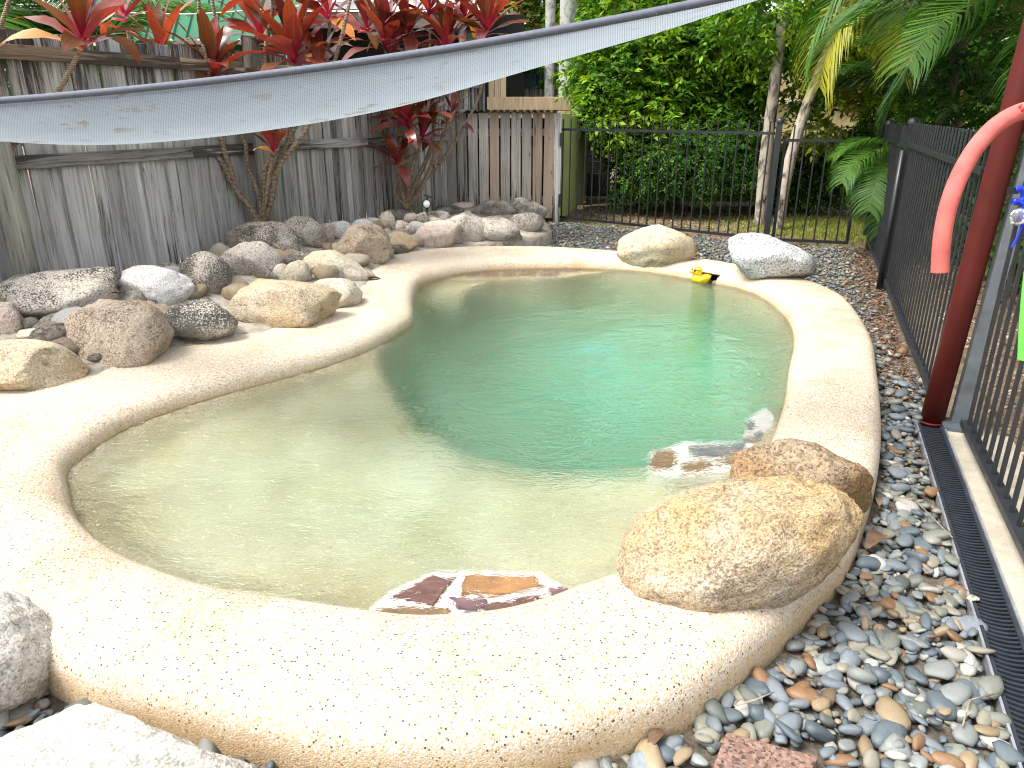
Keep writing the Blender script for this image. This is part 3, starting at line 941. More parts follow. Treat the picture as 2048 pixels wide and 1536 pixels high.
# ------------------------------------------------------------------ rocks
def rock_mesh(name, seed, sub=4, facets=6, rough=.12, fine=.05):
    bm = bmesh.new()
    bmesh.ops.create_icosphere(bm, subdivisions=sub, radius=1)
    r = random.Random(seed)
    o = Vector((r.random() * 90, r.random() * 90, r.random() * 90))
    planes = []
    for k in range(facets):
        n = Vector((r.gauss(0, 1), r.gauss(0, 1), r.gauss(0, .8))).normalized()
        planes.append((n, r.uniform(.58, .86)))
    for v in bm.verts:
        n = v.co.normalized()
        p = n * (1 + rough * 1.6 * noise.noise(n * .9 + o))
        for pn, dd in planes:
            e = p.dot(pn) - dd
            if e > 0: p -= pn * e * .88
        p += n * (rough * .5 * noise.noise(n * 2.3 + o) + fine * noise.fractal(n * 5 + o, 1.0, 2.0, 3) + fine * .35 * noise.noise(n * 22 + o))
        v.co = p
    # normalise to the unit box
    mn = Vector((min(v.co.x for v in bm.verts), min(v.co.y for v in bm.verts), min(v.co.z for v in bm.verts)))
    mx = Vector((max(v.co.x for v in bm.verts), max(v.co.y for v in bm.verts), max(v.co.z for v in bm.verts)))
    for v in bm.verts:
        v.co = Vector(tuple((v.co[i] - (mn[i] + mx[i]) / 2) / ((mx[i] - mn[i]) / 2) for i in range(3)))
    me = bpy.data.meshes.new(name); bm.to_mesh(me); bm.free()
    smooth(me)
    return me

# the mortared bank: foot at the coping, crest, then the bed back to the fence
def fx(y): return -1.19 - .445 * (9.7 - y)
foot = [(-3.0, 2.6), (-2.62, 3.1), (-2.42, 3.45), (-2.18, 3.62), (-1.93, 3.98), (-1.62, 4.22), (-1.25, 4.75), (-1.10, 5.3), (-1.12, 6.2), (-1.10, 6.9), (-.93, 7.35), (-.50, 7.62), (.08, 7.95), (.45, 8.6), (.42, 9.5), (.42, 10.2)]
crest = [(-3.9, 3.6), (-3.45, 4.1), (-3.05, 4.55), (-2.72, 4.80), (-2.52, 5.1), (-2.40, 5.6), (-2.25, 6.2), (-2.10, 6.75), (-1.85, 7.1), (-1.65, 7.4), (-1.40, 7.75), (-1.05, 8.2), (-.55, 8.6), (-.12, 8.95), (.05, 9.5), (.10, 10.2)]
FT, CR = catmull(foot, 6), catmull(crest, 6)
rows = []
for k in range(15):
    r_ = []
    for i in range(len(FT)):
        f_, c_ = FT[i], CR[i]
        far = min(1, max(0, (f_[1] - 7.2) / 2.5))
        hz = .33 - .12 * far
        if k <= 9:
            t = (k - 1) / 8
            p = f_ + (c_ - f_) * t
            z = .135 + (hz - .135) * max(t, 0) ** .85 if k > 0 else -.05
            if k == 0: p = f_ + (f_ - c_) * .02
        else:
            t = (k - 9) / 5
            fpx = (fx(c_[1] + .25) - .1, c_[1] + .25)
            p = c_ + (np.array(fpx) - c_) * t
            z = hz - .10 * t * (1 - far)
        if 0 < k: z += .035 * noise.noise(Vector((p[0] * 4, p[1] * 4, 1))) + .012 * noise.noise(Vector((p[0] * 14, p[1] * 14, 4)))
        r_.append((p[0], p[1], z))
    rows.append(r_)
mb = MB().grid(rows)
bank = mb.build('mortar_bank', MAT['mortar'], None, True)
tag(bank, 'rough beige mortar bank holding the boulders between coping and timber fence', None, None, 'structure')
BV_bank = BVHTree.FromPolygons(mb.v, [tuple(f) for f in mb.f])
copv = [coping.matrix_world @ v.co for v in coping.data.vertices]
BV_cop = BVHTree.FromPolygons([v.co + Vector((0, 4, 0)) for v in coping.data.vertices], [tuple(p.vertices) for p in coping.data.polygons])

BG = 'boulders mortared in the bank'
def rock(px0, py0, px1, py1, mat, seed, label=None, dr=.85, rot=0, facets=6, rough=.12, group='boulders mortared in the bank', name='boulder', sub=4, Yd=None, plane=None, lift=.0, part=False, yawr=None, shear=0.0, fine=.05):
    """a rock whose outline fills the given box of the view; set down on the bank, the coping or a level plane"""
    cx, cy = (px0 + px1) / 2, py0 + (py1 - py0) * .72
    o, d = Vector((0, 0, CAMH)), ray(cx, cy).normalized()
    if plane is not None: P = at(cx, py0 + (py1 - py0) * .80, plane)
    elif Yd is not None: P = atY(cx, cy, Yd)
    else:
        h1 = BV_bank.ray_cast(o, d)[0]; h2 = BV_cop.ray_cast(o, d)[0]
        c_ = [h for h in (h1, h2) if h is not None]
        P = min(c_, key=lambda h: (h - o).length) if c_ else at(cx, cy, .1)
    Z = zdepth(P)
    a = (px1 - px0) * Z / FPX / 2
    ap = (py1 - py0) * Z / FPX / 2
    if group == BG or part: a *= 1.15; ap *= 1.11
    al = math.atan2(CAMH - P.z, P.y)
    cr_, sr_ = abs(math.cos(rot)), abs(math.sin(rot))
    b = dr * a
    c2 = ap * ap - (b * math.sin(al)) ** 2
    c = math.sqrt(max(c2, (ap * .6) ** 2)) / math.cos(al) if c2 > 0 else ap * .7
    if c2 <= (ap * .6) ** 2: b = ap * .8 / max(math.sin(al), .1)
    # centre: on the ray through the middle of the box, at the depth of the contact
    dm = ray(cx, (py0 + py1) / 2)
    t = (P.y + b * .35) / dm.y
    C = o + dm * t
    if plane is not None: C.z = max(C.z, plane + c * .55)
    s2 = (P.y + b * .35) / P.y
    M = Matrix.Translation(C + Vector((0, 0, lift))) @ Matrix.Rotation(rot, 4, 'Y') @ Matrix.Rotation(yawr or 0, 4, 'Z') @ Matrix.Diagonal((a * s2, b * s2, c * s2, 1))
    me = rock_mesh(name, seed, sub, facets, rough, fine)
    # bake the scale, keep the rock at its own place
    me.transform(Matrix.Rotation(rot, 4, 'Y') @ Matrix.Rotation(yawr or 0, 4, 'Z') @ Matrix.Diagonal((a * s2, b * s2, c * s2, 1)))
    if shear:
        for v in me.vertices: v.co.z += shear * v.co.x / (a * s2) * c * s2
    # refit after turning
    w0 = max(v.co.x for v in me.vertices); h0 = max(v.co.z for v in me.vertices)
    me.transform(Matrix.Diagonal((a * s2 / w0, 1, c * s2 / h0, 1)))
    ob = obj(name, me, ROCK[mat], bank if part else None, Matrix.Translation(C + Vector((0, 0, lift))))
    if not part: tag(ob, label, 'boulder', group)
    return ob
BG = 'boulders mortared in the bank'
CG = 'boulders sitting on the pool coping'
rock(-40, 605, 39, 679, 'pinkish', 1, 'pale rounded boulder cut by the left picture edge below the long grey one')
rock(6, 533, 240, 648, 'grey', 2, 'long speckled grey boulder against the fence, biggest of the upper left row', rot=-.08)
rock(-60, 686, 142, 803, 'tan', 3, 'flat yellowish-tan boulder at the left edge flush with the coping', dr=.7, facets=9)
rock(150, 609, 330, 750, 'brown', 4, 'triangular pinkish-brown boulder leaning between the flat tan and black ones', facets=9)
rock(242, 536, 377, 623, 'white', 5, 'white angular chunk of rock between the long grey and round speckled boulders', facets=11, rot=.15)
rock(358, 508, 456, 602, 'dark', 6, 'round dark-speckled boulder above the black crusted one', facets=2, rough=.06)
rock(328, 600, 474, 699, 'black', 7, 'black lichen-crusted boulder resting on the coping edge', facets=6, rot=-.1)
rock(470, 565, 665, 670, 'tan', 8, 'large blocky tan boulder with brown stains at the coping bend', facets=10, dr=.7)
rock(443, 487, 558, 572, 'grey', 9, 'grey rounded boulder just above the blocky tan one', facets=3)
rock(455, 448, 588, 532, 'dark', 10, 'big dark boulder at the foot of the red-leaved plants', facets=3, rough=.08)
rock(562, 436, 643, 508, 'grey', 11, 'pale grey dome-shaped boulder right of the cordyline stems', facets=3)
rock(655, 444, 702, 487, 'white', 12, 'white lichen-flecked boulder right of the dome-shaped one', facets=5)
rock(684, 453, 775, 541, 'brown', 13, 'tan wedge-shaped slab sloping down to the coping', facets=8, rot=.45)
rock(617, 558, 717, 627, 'cream', 15, 'pale pinkish-white boulder right of the blocky tan one', facets=6)
rock(620, 502, 730, 570, 'cream', 16, 'cream slab-like boulder low beside the tan wedge', facets=7, rot=.35)
rock(757, 467, 830, 511, 'tan', 17, 'yellow-cream rounded boulder at the coping, left of the large pale one', facets=5)
rock(829, 447, 919, 501, 'pinkish', 18, 'large pale wedge boulder on the coping below the garden spotlight', facets=7, rot=-.1)
rock(894, 430, 972, 493, 'grey', 19, 'grey-tan boulder sloping to the right beside the pebbles', facets=6, rot=.45)
rock(953, 436, 1038, 488, 'grey', 20, 'grey boulder at the gravel edge under the smooth dark one', facets=5, rot=.3)
rock(946, 401, 1028, 441, 'dark', 21, 'smooth oval dark-topped boulder on top of the bank near the shed', facets=1, rough=.05)
rock(1016, 398, 1090, 446, 'dark', 22, 'dark brown boulder at the corner of the timber shed', facets=2, rough=.07)
rock(1022, 426, 1084, 470, 'dark', 23, 'mottled boulder beside the gravel, last of the bank', facets=3)
rock(701, 440, 744, 479, 'white', 24, 'small white-flecked boulder left of the brown-stained one', facets=4)
rock(740, 443, 766, 480, 'moss', 25, 'small rust-brown stained boulder in the upper bank', facets=4, sub=3)
rock(757, 425, 790, 470, 'grey', 26, 'upright egg-shaped grey boulder in the upper bank', facets=2, sub=3)
rock(824, 425, 857, 458, 'grey', 27, 'small pale boulder with a black stripe under the spotlight', facets=3, sub=3)
rock(853, 423, 898, 449, 'grey', 28, 'small grey boulder right below the spotlight', facets=3, sub=3)
rock(870, 410, 925, 431, 'dark', 29, 'low flat brownish boulder behind the spotlight', facets=3, sub=3)
rock(906, 387, 964, 408, 'dark', 30, 'dark low boulder against the shed boards', facets=2, sub=3)
rock(788, 442, 818, 469, 'pinkish', 31, 'small pale boulder between the egg-shaped and striped ones', facets=3, sub=3)
for q in [(586, 504, 619, 531, 'dark', 32), (550, 529, 584, 568, 'cream', 33), (575, 524, 619, 576, 'cream', 34), (659, 485, 701, 511, 'tan', 35), (640, 448, 668, 492, 'pinkish', 36),
          (811, 452, 830, 478, 'grey', 37), (766, 420, 796, 443, 'grey', 38), (716, 429, 755, 446, 'dark', 39), (650, 439, 697, 458, 'dark', 40), (792, 419, 830, 446, 'dark', 41),
          (922, 423, 948, 444, 'grey', 42), (98, 652, 154, 697, 'tan', 43), (760, 488, 782, 512, 'white', 44), (40, 655, 100, 680, 'cream', 45), (905, 405, 945, 420, 'pinkish', 46), (255, 535, 300, 560, 'dark', 47), (830, 405, 862, 424, 'dark', 48)]:
    rock(*q[:5], q[5], sub=3, facets=4, name='bank_stone', part=True)
# small stones packed into the mortar between the boulders
rr = random.Random(41)
fm = [rock_mesh('bank_stone', 400 + k, 2, 5, .12, .05) for k in range(8)]
for k in range(150):
    i = rr.randrange(8, len(FT) - 20)
    p = FT[i] + (CR[i] - FT[i]) * rr.uniform(.12, 1.05)
    h = BV_bank.ray_cast(Vector((p[0], p[1], 2)), Vector((0, 0, -1)))[0]
    if h is None: continue
    r0 = rr.uniform(.045, .14)
    M = Matrix.Translation(h + Vector((0, 0, r0 * .18))) @ Matrix.Rotation(rr.uniform(0, 6), 4, 'Z') @ Matrix.Rotation(rr.uniform(-.4, .4), 4, 'X') @ Matrix.Diagonal((r0, r0 * rr.uniform(.65, .95), r0 * rr.uniform(.5, .8), 1))
    o_ = obj('bank_stone', fm[k % 8], None, bank, M)
    if not fm[k % 8].materials: fm[k % 8].materials.append(None)
    o_.material_slots[0].link = 'OBJECT'
    o_.material_slots[0].material = ROCK[rr.choice(('grey', 'brown', 'cream', 'pinkish', 'tan', 'dark', 'white', 'grey'))]

# loose grey stones on the bed behind the boulders
rs = np.random.default_rng(77)
Vs, Fs, Ts, base = [], [], [], 0
cnt = 0
while cnt < 1500:
    i = rs.integers(6, len(CR) - 14)
    c_ = CR[i]
    t = rs.uniform(-.35, 1.0)
    fy = c_[1] + .25
    q = c_ + (np.array((fx(fy) - .05, fy)) - c_) * t
    h = BV_bank.ray_cast(Vector((q[0], q[1], 2)), Vector((0, 0, -1)))[0]
    cnt += 1
    if h is None: continue
    v, f = lv[5 + cnt % 5]
    sz = rs.uniform(.008, .026)
    Mx = np.array((Matrix.Rotation(rs.uniform(0, 6), 3, 'Z') @ Matrix.Rotation(rs.normal(0, .3), 3, 'X'))) * sz
    Vs.append(v @ Mx.T + np.array([h.x, h.y, h.z + sz * .2])); Fs.append(f + base); base += len(v)
    Ts.append(np.tile(PEB_COL[rs.choice([0, 1, 2, 3, 6, 9])], (len(f), 1)))
me = np_mesh('loose_stones', np.concatenate(Vs), np.concatenate(Fs), np.concatenate(Ts)); smooth(me)
tag(obj('loose_stones', me, MAT['pebbles'], bank), None, None, None, 'stuff')
# boulders on the coping
rock(1236, 452, 1392, 540, 'tan', 61, 'rounded tan boulder on the far coping left of the duck', group=CG, plane=.14, facets=4, dr=.7)
rock(1456, 470, 1634, 577, 'granite', 65, 'angular white granite boulder on the far coping right of the duck', group=CG, plane=.14, facets=10, rough=.1, dr=.75, shear=-.28)
rock(1444, 900, 1748, 1130, 'moss', 63, 'orange-brown mossy boulder behind the big foreground one', group=CG, plane=.03, facets=5, dr=.5, fine=.042)
rock(1238, 968, 1696, 1234, 'front', 64, 'big golden-brown granite boulder on the near right coping', group=CG, plane=.14, facets=3, dr=.58, rot=0, rough=.09, sub=5, shear=.42, fine=.038)
rock(-190, 1225, 94, 1490, 'pale', 65, 'tall pale boulder at the lower left, standing beside the coping', group='boulders in the foreground', plane=-.02, facets=5, dr=.8, sub=5)
rock(-150, 1430, 536, 1720, 'pale', 66, 'broad low pale boulder along the bottom left of the view', group='boulders in the foreground', plane=-.02, facets=5, dr=.45, sub=5)
# ------------------------------------------------------------------ timber fence
def board_mesh(name, w, t, h, seed):
    mb = MB()
    r = random.Random(seed)
    k = 7
    for i in range(k + 1):
        z = h * i / k
        b = r.uniform(-.003, .003)
        for x, y in ((-w / 2, -t / 2), (w / 2, -t / 2), (w / 2, t / 2), (-w / 2, t / 2)):
            zz = z + (r.uniform(-.006, .006) if i == k else 0)
            mb.v.append(Vector((x + r.uniform(-.0012, .0012), y + b, zz)))
    for i in range(k):
        for j in range(4):
            mb.f.append((i * 4 + j, i * 4 + (j + 1) % 4, (i + 1) * 4 + (j + 1) % 4, (i + 1) * 4 + j))
    mb.f += [(3, 2, 1, 0), (k * 4, k * 4 + 1, k * 4 + 2, k * 4 + 3)]
    return mb.mesh(name)
FD = Vector((.4066, .9136, 0)); FNv = Vector((.9136, -.4066, 0))
FAx = Vector((fx(3.7), 3.7, 0))
fyaw = math.atan2(FD.y, FD.x)
fence = thing('timber_fence', 'weathered grey timber paling fence with mouldy boards behind the rock bank', 'fence', FAx)
variants = [board_mesh('paling', (.100, .134, .106, .130, .098, .136)[k], .018, 1.93, k) for k in range(6)]
variants_d = [m_.copy() for m_ in variants]
for m_ in variants: m_.materials.append(MAT['board'])
for m_ in variants_d: m_.materials.append(MAT['board_dark'])
for k in range(76):
    s = k * .1125
    P = FAx + FD * s + FNv * ((.0 if k % 2 else .026) + random.uniform(-.002, .002))
    darkp = min(1, max(0, (P.y - 6.3) / 2.5))
    src = variants_d if random.random() < darkp * .8 else variants
    M = Matrix.Translation(P + Vector((0, 0, random.uniform(-.012, .012)))) @ Matrix.Rotation(fyaw + random.uniform(-.02, .02), 4, 'Z') @ Matrix.Rotation(random.uniform(-.006, .006), 4, 'Y')
    obj('paling', src[(k * 2 + 1) % 6 if k % 2 else (k * 2) % 6], None, fence, M)
for z, s0, s1 in ((1.80, -.2, 2.9), (1.80, 2.9, 5.4), (1.79, 5.4, 8.2), (1.13, -.2, 2.9), (1.13, 2.9, 5.4), (1.12, 5.4, 8.2)):
    L = s1 - s0 - .004
    me = bevel(MB().box((0, 0, 0), (.04, .09, L)).mesh('rail'), .004, 1)
    m_ = MAT['rail'] if z > 1.5 and s0 < 5 else MAT['board_dark']
    P = FAx + FD * ((s0 + s1) / 2) + FNv * .052
    M = Matrix.Translation(P + Vector((0, 0, z))) @ Matrix.Rotation(fyaw, 4, 'Z') @ Matrix.Rotation(R(90), 4, 'Y') @ Matrix.Rotation(R(0), 4, 'Z')
    M = Matrix.Translation(P + Vector((0, 0, z))) @ Matrix.Rotation(fyaw, 4, 'Z') @ Matrix.Rotation(R(90), 4, 'Y')
    # local x -> down, y -> across: stand the rail on edge
    me.transform(Matrix.Rotation(R(90), 4, 'Z'))
    obj('rail', me, m_, fence, M)
for s in (1.28, 3.62, 6.15):
    P = FAx + FD * s + FNv * .15
    mb = MB().tube([(0, 0, 0), (0, 0, .8), (0, 0, 1.6), (0, 0, 2.03), (0, 0, 2.045)], [.078, .076, .074, .073, .06], 18)
    me = mb.mesh('post'); smooth(me)
    for p in me.polygons:
        if len(p.vertices) > 4: p.use_smooth = False
    obj('post', me, MAT['post'], fence, Matrix.Translation(P) @ Matrix.Rotation(s, 4, 'Z'))

# ------------------------------------------------------------------ timber shed at the corner
SY = 10.32
shed = thing('pump_shed', 'small grey timber slat shed with corrugated roof and lime side panels', 'shed', (0, SY, 0))
sx0, sx1 = -1.03, .56
nb = 11
pitch = (sx1 - sx0) / nb
sb = [board_mesh('shed_slat', pitch * .86, .02, 1.36, 70 + k) for k in range(5)]
for m_ in sb: m_.materials.append(MAT['shedboard'])
for k in range(nb):
    x = sx0 + (k + .5) * pitch
    obj('slat', sb[k % 5], None, shed, Matrix.Translation((x, SY + random.uniform(-.004, .004), .06)) @ Matrix.Rotation(random.uniform(-.006, .006), 4, 'Y'))
for z in (.30, 1.18):
    MB().box(((sx0 + sx1) / 2, SY + .04, z), (sx1 - sx0, .04, .09)).build('batten', MAT['board_dark'], shed)
me = board_mesh('corner_post', .09, .09, 1.42, 99)
obj('corner_post', me, MAT['board'], shed, Matrix.Translation((sx1 + .05, SY + .02, 0)))
rows = []
for j in range(2):
    r_ = []
    for k in range(131):
        u = k / 130
        r_.append((sx0 - .18 + u * (sx1 - sx0 + .24), SY - .09 + j * 1.7, 1.452 - j * .06 + .013 * math.sin(u * 2 * math.pi * 21)))
    rows.append(r_)
MB().grid(rows).build('roof', MAT['tin'], shed, True)
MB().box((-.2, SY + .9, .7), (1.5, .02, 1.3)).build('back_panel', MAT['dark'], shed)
p0, p1, p2 = Vector((.64, SY + .06, 0)), Vector((.84, SY + .72, 0)), Vector((1.20, SY + 2.1, 0))
for a, b, zt, z0 in ((p0, p1, 1.41, .03), (p1, p2, 1.38, .06)):
    e = (b - a)
    mb = MB().box((a + b) / 2 + Vector((0, 0, (zt + z0) / 2)), (e.length - .01, .03, zt - z0), Matrix.Rotation(math.atan2(e.y, e.x), 3, 'Z'))
    mb.build('side_panel', MAT['limewall'], shed)
for z in (1.09, .30):
    MB().box((.65, SY - .02, z), (.035, .06, .17)).build('hinge', MAT['black'], shed)

# retaining wall of new pine behind the shed
rw = thing('pine_planter', 'raised planter wall of new pine sleepers behind the shed roof', 'planter', (.4, 12.6, 0))
for k in range(8):
    mb = MB().box((.415, 12.6, .1 + k * .208), (1.63, .075, .2))
    me = bevel(mb.mesh('sleeper', (.4, 12.6, 0)), .006, 1)
    me.transform(Matrix.Translation((0, 0, 0)))
    # grain runs along the sleeper: turn the local frame so that z is the long axis
    ob = obj('sleeper', me, MAT['pine'], rw, Matrix.Translation((.4, 12.6, 0)))
for k in range(3):
    me = MB().box((-.33 + k * .095, 12.7, .98), (.088, .02, 1.95)).mesh('upright', (.4, 12.6, 0))
    obj('upright', me, MAT['pine'], rw, Matrix.Translation((.4, 12.6, 0)))
MB().box((.4, 13.0, .80), (1.6, .7, 1.55)).build('soil_fill', MAT['soil'], rw)

tf = thing('tin_fence', 'grey and blue corrugated tin fence behind the palm trunks', 'fence', (.6, 15, 0))
for x0, x1, m_ in ((-.5, .38, 'tinwall'), (.38, .72, 'bluewall'), (.72, 1.6, 'tinwall')):
    n_ = int((x1 - x0) / .012)
    rows = [[(x0 + (x1 - x0) * k / n_, 15 + .02 * math.sin(k * .012 / .09 * 2 * math.pi), z) for k in range(n_ + 1)] for z in (0, 2.6)]
    MB().grid(rows).build('tin_sheet', MAT[m_], tf, True)
db = thing('dark_sleeper_wall', 'dark stained timber rail wall below the tin fence', 'fence', (.6, 13.6, 0))
for k in range(9):
    MB().box((.75, 13.6, .1 + k * .2), (2.0, .06, .195)).build('sleeper', MAT['board_dark'], db)

# ------------------------------------------------------------------ black metal pool fences
def picket(h, w=.016):
    me = bevel(MB().box((0, 0, h / 2), (w, w, h)).mesh('picket'), .003, 1)
    me.materials.append(MAT['black'])
    return me
def bar_fence(root, A, B, pitch, ztop, zrail, zlow, rail=(.03, .03), start=.06, lowrail=None, zbase=None, pw=.016):
    e = B - A; L = e.length; d = e.normalized(); yaw = math.atan2(d.y, d.x)
    zb = zbase if zbase is not None else zlow
    pk = picket(ztop - zb, pw)
    k = start
    while k < L - .03:
        obj('picket', pk, None, root, Matrix.Translation(A + d * k + Vector((0, 0, zb))) @ Matrix.Rotation(yaw, 4, 'Z'))
        k += pitch
    Rm = Matrix.Rotation(yaw, 3, 'Z')
    for z, rl in ((zrail, rail), (zlow, lowrail or rail)):
        MB().box((A + B) / 2 + Vector((0, 0, z)), (L, rl[0], rl[1]), Rm).build('rail', MAT['black'], root)
def fpost(root, P, h, w=.065, cap='dome', mat='black'):
    mb = MB().box(P + Vector((0, 0, h / 2)), (w, w, h), Matrix.Rotation(R(70), 3, 'Z'))
    ob = mb.build('post', MAT[mat], root)
    c_ = MB()
    if cap == 'dome':
        c_.lathe([(w * .72, h), (w * .72, h + .015), (w * .6, h + .035), (w * .3, h + .05), (.001, h + .054)], 14, Matrix.Translation((P.x, P.y, 0)))
    else:
        c_.box(P + Vector((0, 0, h + .006)), (w * 1.12, w * 1.12, .012), Matrix.Rotation(R(70), 3, 'Z'))
    c_.build('post_cap', MAT[mat], root, cap == 'dome')
bf = thing('back_pool_fence', 'black tubular pool fence across the far end in front of the shrubs', 'fence', BF[0])
bar_fence(bf, BF[0], BF[1] - Vector((.035, -.028, 0)), .122, 1.345, 1.215, .065)
fpost(bf, BF[1], 1.33)
MB().box(BF[0] + Vector((-.03, .0, 1.215)), (.05, .06, .06)).build('bracket', MAT['black'], bf)
gt = thing('pool_gate', 'narrow black tubular pool gate left of the fence corner', 'gate', BF[1])
gd = (BF[2] - BF[1]).normalized()
bar_fence(gt, BF[1] + gd * .06, BF[2] - gd * .06, .118, 1.305, 1.145, .06, start=.10)
for P in (BF[1] + gd * .075, BF[2] - gd * .075):
    MB().box(P + Vector((0, 0, .62)), (.028, .028, 1.13)).build('stile', MAT['black'], gt)
rf = thing('long_pool_fence', 'long black tubular pool fence running down the right side of the gravel', 'fence', FA)
FM = FA + (FB - FA) * ((6.26 - FA.y) / (FB.y - FA.y))
bar_fence(rf, FA + (FB - FA).normalized() * .06, FM, .112, 1.36, 1.19, .08, lowrail=(.035, .035), pw=.0125)
bar_fence(rf, FM, FB, .112, 1.33, 1.17, .08, lowrail=(.035, .035), pw=.0125)
fpost(rf, FM, 1.35)
fpost(rf, FB, 1.31)
MB().tube([FM + Vector((-.06, -.03, .0)), FM + Vector((-.06, -.03, 1.15))], .022, 10).build('conduit', MAT['black'], rf, True)
sidep = thing('lone_fence_post', 'thin black pole standing behind the fence corner', 'post', (atY(1768, 250, 9.2).x, 9.2, 0))
MB().box(Vector((atY(1768, 250, 9.2).x, 9.2, .85)), (.05, .05, 1.7)).build('shaft', MAT['black'], sidep)
MB().lathe([(.035, 1.7), (.035, 1.72), (.02, 1.745), (.001, 1.75)], 12, Matrix.Translation((atY(1768, 250, 9.2).x, 9.2, 0))).build('post_cap', MAT['black'], sidep, True)

# near fence panel with galvanised post
_a, _b = at(1933, 840, .09), at(2060, 1097, .09)
NFD = (_a - _b).normalized(); NF0 = Vector((_a.x, _a.y, 0))
nf = thing('near_pool_fence', 'black tubular fence panel beside the drain hung on a galvanised post', 'fence', NF0)
bar_fence(nf, NF0 - NFD * 2.6, NF0, .105, 1.55, 1.44, .075, rail=(.038, .038), start=.02, lowrail=(.045, .03))
gp = thing('galvanised_post', 'square grey galvanised steel post on a base plate beside the red pole', 'post', (2.155, 3.31, 0))
MB().box((2.235, 3.31, 1.3), (.062, .062, 2.6), Matrix.Rotation(R(2.4), 3, 'Y') @ Matrix.Rotation(R(-21), 3, 'Z')).build('shaft', MAT['galv'], gp)
MB().box((2.175, 3.27, .018), (.16, .16, .012), Matrix.Rotation(R(-21), 3, 'Z')).build('base_plate', MAT['galv'], gp)
MB().lathe([(.012, .024), (.012, .04), (.001, .042)], 6, Matrix.Translation((2.205, 3.215, 0))).build('bolt', MAT['galv'], gp)
rp = thing('red_pole', 'round dark red steel pole at the end of the drain', 'pole', (2.085, 3.36, 0))
MB().tube([(2.083, 3.36, -.05), (2.118, 3.36, .7), (2.154, 3.36, 1.5), (2.23, 3.36, 3.2)], .053, 24).build('shaft', MAT['red'], rp, True)
MB().lathe([(.054, .0), (.062, .0), (.062, .008), (.054, .010)], 24, Matrix.Translation((2.085, 3.36, 0))).build('weld_collar', MAT['red'], rp, True)

# pool noodles over the fence
def noodle(name, label, pts, mat, torn):
    P = catmull([tuple(p) for p in pts], 8)
    r0 = Vector(tuple(P[0]))
    t = thing(name, label, 'pool noodle', r0, 'foam noodles hung over the fence')
    MB().tube([Vector(tuple(p)) for p in P], .0288, 20, False).build('foam_tube', mat, t, True)
    d0 = (Vector(tuple(P[0])) - Vector(tuple(P[1]))).normalized()
    Mx = Matrix.Translation(r0) @ d0.to_track_quat('Z', 'Y').to_matrix().to_4x4()
    MB().lathe([(.0288, 0.0), (.030, .002), (.010, .002), (.009, -.02), (.0, -.02)], 20, Mx).build('cut_end', torn, t, True)
    return t
pk = []
for x, y, Yd in ((1880, 543, 2.52), (1884, 480, 2.53), (1897, 412, 2.55), (1920, 350, 2.58), (1957, 288, 2.62), (2003, 243, 2.66), (2055, 220, 2.70)):
    pk.append(atY(x, y, Yd))
e_ = pk[-1]
pk += [e_ + Vector((.13, .03, .0)), e_ + Vector((.25, .06, -.09)), e_ + Vector((.31, .08, -.30)), e_ + Vector((.31, .09, -.6))]
pink_n = noodle('pool_noodle', 'faded pink foam noodle arching over the fence with a torn red end', pk, MAT['pink'], MAT['pinktorn'])
a_ = atY(1985, 250, 2.50)
MB_ = None
pg = [atY(2056, 716, 2.25), atY(2060, 640, 2.26), atY(2070, 540, 2.28), atY(2090, 430, 2.30)]
e_ = pg[-1]
pg += [e_ + Vector((.06, .02, .16)), e_ + Vector((.16, .04, .24)), e_ + Vector((.25, .06, .10)), e_ + Vector((.27, .07, -.3))]
noodle('pool_noodle', 'lime green foam noodle hanging over the fence at the right edge', pg, MAT['lime'], MAT['lime'])
# red scuff on the pink noodle is a shallow tear: small patch of torn foam
sc_ = atY(2034, 222, 2.685)
Ms = Matrix.Translation(sc_ + (cam.location - sc_).normalized() * .0245) @ (cam.location - sc_).to_track_quat('Z', 'Y').to_matrix().to_4x4() @ Matrix.Rotation(-.6, 4, 'Z')
mb = MB()
for k, (x, y, r0) in enumerate(((0, 0, .010), (.008, .010, .008), (-.004, .016, .006))):
    mb.lathe([(.001, .006), (r0 * .7, .0045), (r0, .0)], 10, Ms @ Matrix.Translation((x, y, 0)) @ Matrix.Diagonal((.8, 1.3, 1, 1)))
mb.build('scuff', MAT['pinktorn'], pink_n, True)
# blue swim goggles on the fence
gg0 = atY(2036, 385, 2.60)
gg = thing('swim_goggles', 'blue swim goggles hanging by their strap from the fence at the right edge', 'goggles', gg0)
clearp = Nd('clear_lens'); clearp.set(Base_Color=(.75, .82, .95), Roughness=.08); clearp.put(clearp.b.inputs['Transmission Weight'], .85)
MB().box(atY(2026, 381, 2.60), (.035, .012, .022)).build('buckle', MAT['black'], gg)
st_ = catmull([tuple(atY(x, y, 2.6)) for x, y in ((2030, 380), (2042, 378), (2048, 392), (2040, 404), (2026, 402))], 5)
MB().tube([Vector(tuple(p)) for p in st_], .011, 8).build('strap', MAT['blue'], gg, True)
st_ = catmull([tuple(atY(x, y, 2.58)) for x, y in ((2044, 404), (2047, 425), (2044, 452), (2034, 476), (2023, 496))], 5)
MB().tube([Vector(tuple(p)) for p in st_], .0045, 8).build('strap', MAT['blue'], gg, True)
for x in (2040, 2066):
    Mx = Matrix.Translation(atY(x, 434, 2.58)) @ Matrix.Rotation(R(90), 4, 'X')
    lens = MB().lathe([(.001, .016), (.018, .014), (.029, .004), (.031, -.008)], 16, Mx).build('lens', clearp.m, gg, True)
MB().tube([atY(2044, 426, 2.575), atY(2053, 424, 2.57), atY(2062, 426, 2.575)], .004, 6).build('nose_bridge', MAT['blue'], gg, True)

